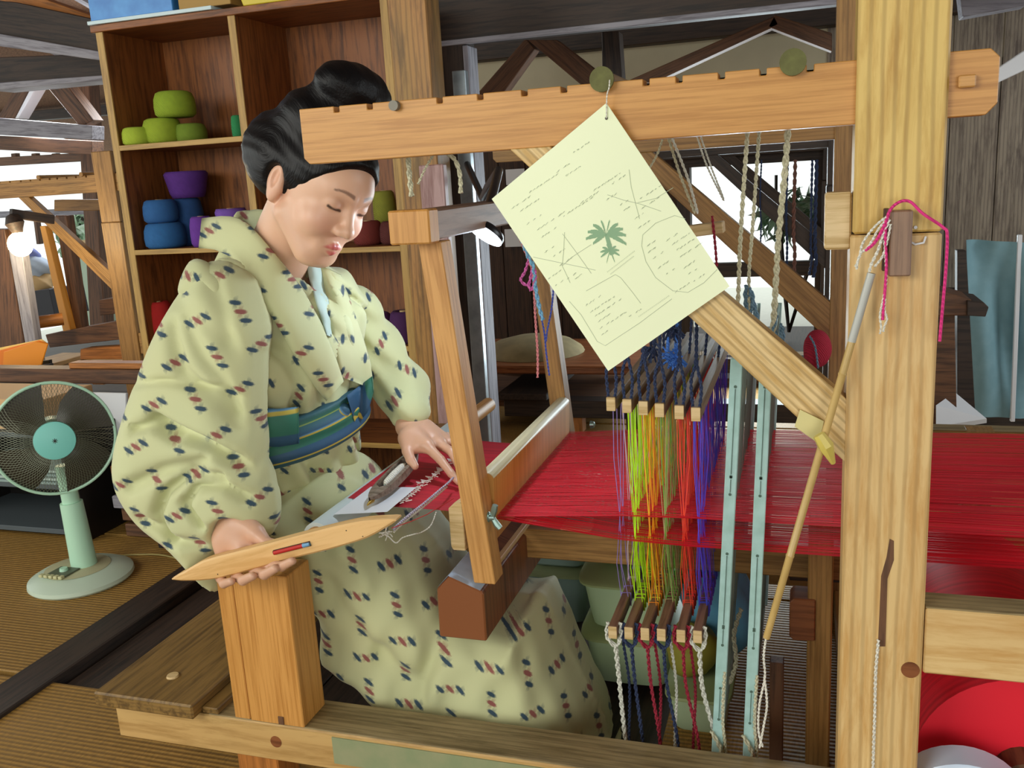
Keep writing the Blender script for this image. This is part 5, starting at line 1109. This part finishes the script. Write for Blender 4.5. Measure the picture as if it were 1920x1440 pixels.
# nape part of the collar standing off the neck
nap = MB(); aa = np.linspace(-.35, 1.9, 14); Vn = []
for a_ in aa:
    c, s_ = math.cos(a_), math.sin(a_)
    for r_, z_ in ((.0, 0), (.004, .03), (.008, .055), (.014, .055), (.010, .03), (.007, 0)):
        Vn.append((-1.125 - (.085 + r_) * c, .31 + (.085 + r_) * s_ * .9, 1.125 + z_ + .02 * c))
nn = 6; nap.add(Vn, [(i * nn + j, (i + 1) * nn + j, (i + 1) * nn + (j + 1) % nn, i * nn + (j + 1) % nn) for i in range(len(aa) - 1) for j in range(nn)])
Vn = np.array(Vn); nobj('kimono_collar', Vn, np.array(nap.f), KAS, person, kuv(Vn, .2, 1, .5))
# ---- obi
def obi_mat():
    k = NT('obi_cloth'); a = k.n('ShaderNodeAttribute', attribute_name='gc').outputs['Vector']; sp = k.n('ShaderNodeSeparateXYZ'); k.l(a, sp.inputs[0]); z = sp.outputs[1]
    st = k.ramp(z, [(0, lin('2c5464')), (.12, lin('2c5464')), (.13, lin('c0ac48')), (.16, lin('c0ac48')), (.17, lin('284c6c')), (.36, lin('2c5474')), (.37, lin('2c6c5c')), (.56, lin('2f7460')), (.57, lin('c0ac48')), (.60, lin('c0ac48')), (.61, lin('5c8cac')), (.64, lin('28506c')), (.80, lin('2a5c60')), (.81, lin('8ca048')), (.84, lin('2c6454')), (1, lin('2c5464'))])
    k.l(st, k.b.inputs['Base Color']); setp(k.b, Roughness=.6); k.bump(k.noise(a, 60, 3), .2, .001); return k.m
OBI = obi_mat()
G3, lo3, h3 = grid3((-1.36, .04, .58), (-.88, .60, .90), .005)
zt = .80 + .12 * (G3[1] - .3) + .10 * (G3[0] + 1.0); zb = .70 + .12 * (G3[1] - .3) + .10 * (G3[0] + 1.0)
O_ = ell(G3, (-1.115, .32, .74), (.168, .205, .21)) + .003 * np.sin((G3[2] - .12 * G3[1]) * 150 + 4 * G3[0]); O_ = smax(O_, G3[2] - zt, .012); O_ = smax(O_, zb - G3[2], .012)
V, Q_ = nets(O_, lo3, h3); gz = (V[:, 2] - (.70 + .12 * (V[:, 1] - .3) + .10 * (V[:, 0] + 1.0))) / .10; nobj('obi', V, Q_, OBI, person, np.stack([V[:, 1] * 10, gz, V[:, 0]], 1))
kn = [py(640, 770, .28), py(600, 800, .27), py(625, 820, .27), py(575, 812, .26)]
O_ = cap(G3, kn[0], kn[1], .020, .026); O_ = smin(O_, cap(G3, kn[1], kn[2], .024, .018), .015); O_ = smin(O_, cap(G3, kn[1], kn[3], .022, .014), .015); V, Q_ = nets(O_, lo3, h3)
V2, Q2 = ribbon([(486, 766, .22), (520, 768, .22), (558, 764, .23)], [(492, 838, .22), (525, 838, .22), (560, 832, .23)], Fd=T_, lift=.030, puff=.006, n=14)
nobj('obi_flap', V2, Q2, OBI, person, np.stack([V2[:, 0], .45 + (V2[:, 2] - V2[:, 2].mean()) * 4.5, V2[:, 1]], 1))
V2, Q2 = ribbon([(650, 742, .34), (676, 722, .36), (698, 706, .38)], [(668, 800, .34), (690, 772, .36), (700, 736, .38)], Fd=T_, lift=.028, puff=.006, n=14)
nobj('obi_flap', V2, Q2, OBI, person, np.stack([V2[:, 0], .3 + (V2[:, 0] - V2[:, 0].mean()) * 6 + (V2[:, 2] - V2[:, 2].mean()) * 2, V2[:, 1]], 1))
nobj('obi_knot', V, Q_, OBI, person, np.stack([V[:, 0], (V[:, 0] * .8 + V[:, 2] * .5) * 9 % 1.0, V[:, 1]], 1))

# ---- head
SC = 1.10
def hframe(yaw, pit, rol):
    f = np.array([math.cos(pit) * math.cos(yaw), -math.cos(pit) * math.sin(yaw), -math.sin(pit)]); u = np.array([math.sin(pit) * math.cos(yaw), -math.sin(pit) * math.sin(yaw), math.cos(pit)]); r = np.cross(f, u)
    return f, r * math.cos(rol) - u * math.sin(rol), u * math.cos(rol) + r * math.sin(rol)
HF, HR, HU = hframe(.445, .50, -.26); HC_ = np.array([-.952, .238, 1.229]); HM = np.stack([HF, HR, HU])
tow = lambda L_: HC_ + SC * (np.atleast_2d(L_) @ HM); tol = lambda Wp: (np.atleast_2d(Wp) - HC_) @ HM.T / SC
G, lo, h = grid3((-.155, -.11, -.20), (.14, .11, .145), .0019)
ab = [G[0], np.abs(G[1]), G[2]]
Hd = ell(G, (-.012, 0, .045), (.093, .073, .080)); Hd = smin(Hd, ell(G, (.032, 0, .0), (.062, .058, .082)), .03)
Hd = smin(Hd, ell(G, (.038, 0, .06), (.052, .058, .048)), .03); Hd = smin(Hd, ell(G, (.060, 0, -.082), (.026, .029, .021)), .03)
Hd = smin(Hd, cap(ab, (.0, .052, -.038), (.056, .024, -.080), .018, .016), .025); Hd = smin(Hd, ell(ab, (.062, .036, -.014), (.026, .026, .026)), .02)
Hd = smin(Hd, cap(ab, (.070, .036, .052), (.086, .010, .046), .009, .010), .018)
Hd = smax(Hd, -ell(ab, (.106, .031, .028), (.017, .021, .013)), .014)
Hd = smin(Hd, cap(G, (.086, 0, .034), (.1075, 0, -.006), .0065, .0085), .009); Hd = smin(Hd, ell(G, (.1095, 0, -.011), (.010, .010, .0085)), .006); Hd = smin(Hd, ell(ab, (.1005, .0115, -.0145), (.009, .0068, .0066)), .006)
Hd = smax(Hd, -ell(ab, (.1045, .007, -.0215), (.0045, .0035, .0035)), .003)
Hd = smin(Hd, ell(ab, (.0765, .031, .028), (.0150, .0158, .0138)), .005)            # eyeball under lowered lid
Hd = smax(Hd, -cap(ab, (.0925, .023, .0205), (.0855, .044, .0225), .0011), .0016)    # lid line
Hd = smin(Hd, ell(G, (.077, 0, -.054), (.0125, .027, .016)), .016)
lipU = smin(cap(ab, (.0930, .004, -.0480), (.0850, .0205, -.0530), .0044, .0024), cap(ab, (.0930, 0, -.0487), (.0930, .004, -.0480), .0042), .003); lipL = cap(ab, (.0915, .0, -.0590), (.0850, .0165, -.0560), .0060, .0028)
Hd = smin(Hd, lipU, .003); Hd = smin(Hd, lipL, .003); Hd = smax(Hd, -cap(ab, (.0985, 0, -.0535), (.0865, .0225, -.0540), .0010), .0010)
E_ = [G[0] + .022, G[1], G[2] - .009]; Ea = [E_[0], np.abs(G[1]), E_[2]]
ear = ell([E_[0] * .96 + E_[2] * .26, ab[1], E_[2] * .96 - E_[0] * .26], (-.006, .0755, .004), (.0185, .0085, .0335)); ear = smin(ear, ell(Ea, (-.002, .0735, -.028), (.0085, .006, .010)), .008)
ear = smax(ear, -ell(Ea, (-.001, .0880, .005), (.0110, .0110, .0220)), .003); ear = smin(ear, cap(Ea, (.004, .074, .008), (.007, .074, -.010), .004), .006)
Hd = smin(Hd, ear, .004)
nb = tol([(-1.11, .30, 1.08)])[0]; Hd = smin(Hd, cap(G, (-.030, 0, -.03), nb, .055, .060), .022)
Hd = smin(Hd, cap(ab, (-.01, .040, -.05), tol([(-1.06, .24, 1.10)])[0] * [1, 1, 1], .014, .012) if False else Hd, .01)
Vh, Qh = nets(Hd, lo, h); L_ = Vh.copy(); Vh = tow(Vh)
# skin tint: lips, brows, lash line, blush
f_, s_l, u_ = L_.T; a_s = np.abs(s_l)
def sm(e0, e1, x): t = np.clip((x - e0) / (e1 - e0), 0, 1); return t * t * (3 - 2 * t)
Lg = [L_[:, 0], np.abs(L_[:, 1]), L_[:, 2]]
lu = smin(cap(Lg, (.0935, .004, -.0480), (.0855, .0215, -.0532), .0058, .0036), cap(Lg, (.0935, 0, -.0487), (.0935, .004, -.0480), .0056), .003); ll = cap(Lg, (.0920, .0, -.0592), (.0855, .0175, -.0560), .0074, .0038)
lipm = 1 - sm(0, .0016, np.minimum(lu, ll))
t_ = np.clip((a_s - .012) / .036, 0, 1); brow = (1 - sm(.6, 1.5, np.abs(u_ - (.0530 + .0065 * np.sin(t_ * 2.3) - .004 * t_)) / (.0036 * (1 - t_ * .55)))) * sm(.009, .013, a_s) * (1 - sm(.046, .050, a_s)) * (f_ > .05)
lash = (1 - sm(.0010, .0030, cap(Lg, (.0945, .022, .0205), (.0865, .046, .0225), .0010)))
blush = np.exp(-((a_s - .040) ** 2 + (u_ + .010) ** 2 + (f_ - .07) ** 2 * .4) / .0005) * .5
shadow = np.exp(-((a_s - .033) ** 2 + (u_ - .037) ** 2) / .00016) * (f_ > .06) * .45
tint = np.tile(np.array(lin('dfb294')[:3]), (len(L_), 1))
def over(m, c, k=1.0):
    global tint
    m = np.clip(m * k, 0, 1)[:, None]; tint = tint * (1 - m) + np.array(lin(c)[:3]) * m
over(blush, 'd89080', .8); over(shadow, 'b08068', .9); over(lipm, 'c03048'); over(brow.astype(float), '5c4034', .75); over(lash, '241814', .95)
over(np.exp(-((a_s - .075) ** 2 / .0003 + (f_ + .022) ** 2 / .0008 + u_ ** 2 / .002)), 'd08c70', .4)
# ---- hands
def hand(lohi, parts, k=.008, web=None, hh=.0019):
    G, lo, h = grid3(*lohi, hh); F = None
    for p in parts:
        if p[0] == 'e': d = ell(G, p[1], p[2])
        else: d = cap(G, *p[1:5])
        kk = p[5] if len(p) > 5 else k
        F = d if F is None else smin(F, d, kk)
    return nets(F, lo, h)
def chain(pts, rs, k0=.010):
    out = []
    for i in range(len(pts) - 1): out.append(('c', pts[i], pts[i + 1], rs[i], rs[i + 1], k0 if i == 0 else .003))
    return out
# right hand (near): palm up, shuttle lying across the fingers
Wn = py(432, 945, .03); parts = [('c', py(404, 900, .06), py(434, 962, .02), .030, .026), ('c', py(434, 962, .02), py(432, 1010, -.01), .030, .030, .02), ('c', py(440, 990, -.012), py(462, 1040, -.028), .026, .024, .02), ('c', py(420, 1010, -.008), py(425, 1050, -.025), .021, .019, .02)]
parts += chain([py(425, 1050, -.028), py(413, 1083, -.052), py(420, 1094, -.076), py(434, 1090, -.092)], [.013, .0095, .009, .0075])
parts += chain([py(442, 1050, -.030), py(444, 1080, -.056), py(456, 1088, -.084), py(474, 1080, -.098)], [.014, .0105, .0098, .0082])
parts += chain([py(462, 1046, -.032), py(480, 1072, -.060), py(496, 1077, -.088), py(516, 1066, -.100)], [.014, .0105, .0098, .0082])
parts += chain([py(478, 1036, -.030), py(508, 1060, -.060), py(528, 1062, -.086), py(548, 1052, -.096)], [.013, .0100, .0092, .0075])
parts += chain([py(452, 978, -.008), py(480, 1000, -.024), py(500, 1018, -.034), py(524, 1022, -.038)], [.025, .018, .011, .009], .018)
Vr, Qr = hand(((-1.20, -.13, .45), (-.88, .09, .78)), parts)
# left hand (far): resting on the cloth, index finger pressing the fell
Wz = lambda a, b, z: pz(a, b, z)
wl0 = py(758, 770, .50); wr_ = py(764, 800, .43)
parts = [('c', wl0, wr_, .026, .023), ('c', wr_, py(776, 822, .405), .024, .023, .02), ('c', py(778, 815, .40), py(800, 836, .375), .019, .016, .02), ('c', py(792, 806, .43), py(825, 832, .41), .019, .015, .02), ('c', py(766, 822, .39), py(780, 838, .375), .019, .015, .02), ('c', py(800, 800, .45), py(838, 826, .44), .017, .013, .02)]
parts += chain([py(800, 836, .375), py(826, 862, .350), py(846, 888, .332), py(860, 904, .322)], [.0125, .0102, .0088, .0072])
parts += chain([py(822, 832, .405), py(845, 846, .385), py(858, 868, .362), py(862, 882, .352)], [.0125, .0100, .0090, .0074])
parts += chain([py(834, 826, .435), py(862, 836, .42), py(878, 852, .405), py(884, 864, .398)], [.0115, .0095, .0085, .0070])
parts += chain([py(838, 818, .46), py(866, 824, .455), py(882, 838, .445), py(888, 848, .44)], [.010, .0082, .0074, .0062])
parts += chain([py(762, 822, .385), py(764, 846, .355), py(770, 862, .338), py(778, 874, .330)], [.017, .0125, .0108, .0085], .014)
Vl, Ql = hand(((-.99, .27, .56), (-.64, .56, .80)), parts)
# hidden body inside the clothes, so the figure is whole
Gb, lob, hb = grid3((-1.42, -.06, .0), (-.32, .66, 1.2), .014)
B = ell(Gb, (-1.18, .32, .50), (.15, .16, .12)); B = smin(B, cap(Gb, (-1.16, .32, .55), (-1.12, .315, .95), .11, .12), .06); B = smin(B, cap(Gb, (-1.14, .17, 1.02), (-1.06, .47, .99), .05), .05); B = smin(B, cap(Gb, (-1.12, .30, 1.0), (-1.11, .30, 1.12), .055), .03)
for sy, kn_, ft in ((.25, (-.75, .26, .265), (-.56, .27, .06)), (.40, (-.75, .42, .265), (-.56, .42, .06))): B = smin(B, cap(Gb, (-1.12, sy, .45), kn_, .075, .05), .04); B = smin(B, cap(Gb, kn_, ft, .05, .032), .02); B = smin(B, cap(Gb, ft, (ft[0] + .08, ft[1], .035), .032, .026), .02)
B = smin(B, cap(Gb, (-1.15, .14, 1.0), (-1.22, .05, .74), .045, .038), .03); B = smin(B, cap(Gb, (-1.22, .05, .74), py(404, 900, .06), .038, .030), .02); B = smin(B, cap(Gb, (-1.04, .50, .98), fs[2], .042, .036), .03); B = smin(B, cap(Gb, fs[2], wl0, .034, .027), .02)
Vb, Qb = nets(B, lob, hb)
Vall = np.concatenate([Vh, Vr, Vl, Vb]); Qall = np.concatenate([Qh, Qr + len(Vh), Ql + len(Vh) + len(Vr), Qb + len(Vh) + len(Vr) + len(Vl)])
sk = NT('skin'); at = sk.n('ShaderNodeAttribute', attribute_name='tint'); nz = sk.noise(sk.n('ShaderNodeTexCoord').outputs['Object'], 120, 3); sk.l(sk.mix(sk.math('MULTIPLY', nz, .10), at.outputs['Color'], lin('c08468')), sk.b.inputs['Base Color']); setp(sk.b, Roughness=.42); sk.b.inputs['Subsurface Weight'].default_value = .12; sk.b.inputs['Subsurface Radius'].default_value = (.01, .004, .002); sk.b.inputs['Subsurface Scale'].default_value = .4; sk.bump(nz, .08, .0005)
body, me = nobj('body', Vall, Qall, sk.m, person)
rest_n = len(Vall) - len(Vh); handc = np.tile(np.array(lin('d2a488')[:3]), (rest_n, 1)); tintall = np.concatenate([tint, handc]); ca = me.color_attributes.new('tint', 'FLOAT_COLOR', 'POINT'); ca.data.foreach_set('color', np.concatenate([tintall, np.ones((len(tintall), 1))], 1).astype(np.float32).ravel())
# nails
nl = MB()
for p, d_ in ((py(860, 902, .3185), (.5, -.6, -.3)),): nl.lathe([(.0001, .0012), (.004, .001), (.0048, 0)], p + np.array([0, -.004, .006]), (.2, -.6, .75), 12)
obj('fingernail', nl, plain('nail_pink', 'e4bca8', .3), person, smooth=True)
# ---- hair
G, lo, h = grid3((-.26, -.135, -.10), (.12, .135, .30), .0034)
ab = [G[0], np.abs(G[1]), G[2]]
Hh = ell(G, (-.022, 0, .058), (.104, .090, .088)); Hh = smin(Hh, ell(G, (-.112, 0, .040), (.084, .092, .080)), .05); Hh = smin(Hh, ell(ab, (-.070, .050, .03), (.062, .044, .060)), .03)
Hh = smin(Hh, ell(G, (.018, 0, .072), (.080, .078, .066)), .015); Hh = smin(Hh, ell(G, (-.045, 0, .135), (.085, .088, .055)), .04)
Hh = smin(Hh, ell(G, (-.035, -.01, .205), (.056, .082, .046)), .025)
Hh = Hh + .0008 * np.sin(G[1] * 170 + G[0] * 40 + 2 * np.sin(G[2] * 30)) + .0006 * np.sin((G[2] - .03) * 260 + 3 * np.sin(G[0] * 25))
# carve the face and the ear free
fc = smax(-(G[0] - (.030 + .40 * np.clip(.085 - G[2], 0, 1) * -.35 + .6 * np.clip(ab[1] - .045, 0, 1))), G[2] - (.088 - 5.5 * ab[1] ** 2), .012)
fc = polysdf(G[0][:, 0, :], G[2][:, 0, :], [(.25, -.35), (.25, .118), (.090, .116), (.070, .078), (.034, .027), (.013, .001), (.000, .008), (-.004, -.02), (-.02, -.35)])[:, None, :] + 0 * G[0]
Hh = smax(Hh, -fc, .005); Hh = smax(Hh, -ell(ab, (-.022, .094, .004), (.021, .026, .037)), .006); Hh = smax(Hh, -(G[2] + .056 + .20 * (G[0] + .05)), .02)
Vv, Qv = nets(Hh, lo, h); gc_ = np.stack([np.arctan2(Vv[:, 2] - .05, Vv[:, 0] + .06) * .08, Vv[:, 1], np.hypot(Vv[:, 2] - .05, Vv[:, 0] + .06)], 1); Vv = tow(Vv)
hr = NT('black_hair'); a = hr.n('ShaderNodeAttribute', attribute_name='gc'); mp = hr.n('ShaderNodeMapping'); mp.inputs['Scale'].default_value = (6, 260, 260); hr.l(a.outputs['Vector'], mp.inputs[0]); n = hr.noise(mp.outputs[0], 1, 4); hr.l(hr.mix(n, lin('08080a'), lin('181414')), hr.b.inputs['Base Color']); setp(hr.b, Roughness=.42); hr.b.inputs['Specular IOR Level'].default_value = .22; hr.bump(n, .7, .002)
nobj('hair', Vv, Qv, hr.m, person, gc_)
hp = MB(); q0_ = tow([(-.03, .02, .215)])[0]; hp.tube([q0_ + HF * -.01 - HR * .085, q0_ + HF * .01 - HR * .115], [.003, .0015], 6); obj('hairpin', hp, MATS['black_plastic'], person, smooth=True)
# ------------------------------------------------------------------ the big shuttle in her hand
shm = wood('blond_shuttle_wood', 'e4b87c', 'd0a060', 'd8ac6c', .6)
SY = -.072
shp = [(318, 1088), (345, 1072), (380, 1052), (440, 1036), (499, 1021), (548, 1008), (598, 995), (640, 985), (677, 978), (720, 975), (744, 976), (720, 992), (689, 1009), (650, 1022), (614, 1032), (565, 1044), (519, 1056), (470, 1070), (416, 1084), (370, 1090)]
sht = thing('weaving_shuttle', 'long pointed blond wooden shuttle with red thread, held in her near hand', 'shuttle', py(530, 1050, SY))
so = smoothpoly([XZ(a_, b_, SY) for a_, b_ in shp], 2); obj('shuttle_body', MB().slab(so, SY, SY + .030, .0035, tuple(np.array([so[20][0] - so[0][0], 0, so[20][1] - so[0][1]]))), shm, sht, smooth=True)
sa, sb = py(514, 1036, SY - .0008), py(582, 1019, SY - .0008)
obj('slot_recess', MB().tube([sa, sb], .0048, 10), plain('slot_dark', '3c1c10', .8), sht, smooth=True); sa2 = sa + [0, -.0022, 0]; sb2 = sb + [0, -.0022, 0]
obj('red_weft', MB().tube([sa2 + (sb2 - sa2) * .02, sa2 + (sb2 - sa2) * .82], .0040, 10), plain('deep_red_weft', 'b82018', .6), sht, smooth=True); obj('bobbin_tip', MB().tube([sa2 + (sb2 - sa2) * .82, sb2], [.0044, .0036], 10), plain('blue_tip', '6c9cc0', .4), sht, smooth=True)
for a_, b_ in ((408, 1077), (649, 995), (680, 1006)): obj('pin_hole', MB().lathe([(.0001, 0), (.0011, 0), (.0011, .001)], py(a_, b_, SY - .0006), (0, 1, 0), 8), dark, sht)
# weft threads from shuttle to cloth
wv_ = thing('weft_thread', 'purple and white twisted weft running from the shuttle tip to the red cloth', 'thread', py(800, 940, .1))
tA = [py(738, 992, -.04), py(760, 972, .03), py(800, 940, .13), py(838, 908, .24), py(850, 896, .30)]
obj('strand', rope(tA, .0030, 8), yarn('purple_white_twist', 'dcd4e4', '3c3068'), wv_, smooth=True)
obj('strand', rope([p + np.array([0, 0, -.006]) for p in tA[:4]], .0018, 8), wy, wv_, smooth=True)
obj('strand', MB().tube([py(735, 990, -.05), py(770, 978, .04), py(800, 965, .12), py(850, 935, .2)], .0009, 5), plain('thin_red_thread', 'c82820', .6), wv_, smooth=True)
cordthing('loose_thread', 'loose cream thread looping down under the cloth edge', [py(818, 960, .17), py(808, 985, .12), py(790, 998, .10), py(775, 1002, .08), py(755, 1008, .08), py(742, 1018, .08), py(728, 1006, .07), py(715, 1000, .07)], .0014, wy, 'thread')
tuf = MB(); R = np.random.RandomState(5)
for k in range(14): p = py(722, 1000, -.02); d = R.normal(size=3) * .008; tuf.tube([p, p + d * .6 + [.004, 0, .002], p + d * 1.3], .0011, 4)
o = obj('thread_tuft', tuf, wy); tag(o, 'frayed white thread tuft at the right tip of the shuttle', 'thread')
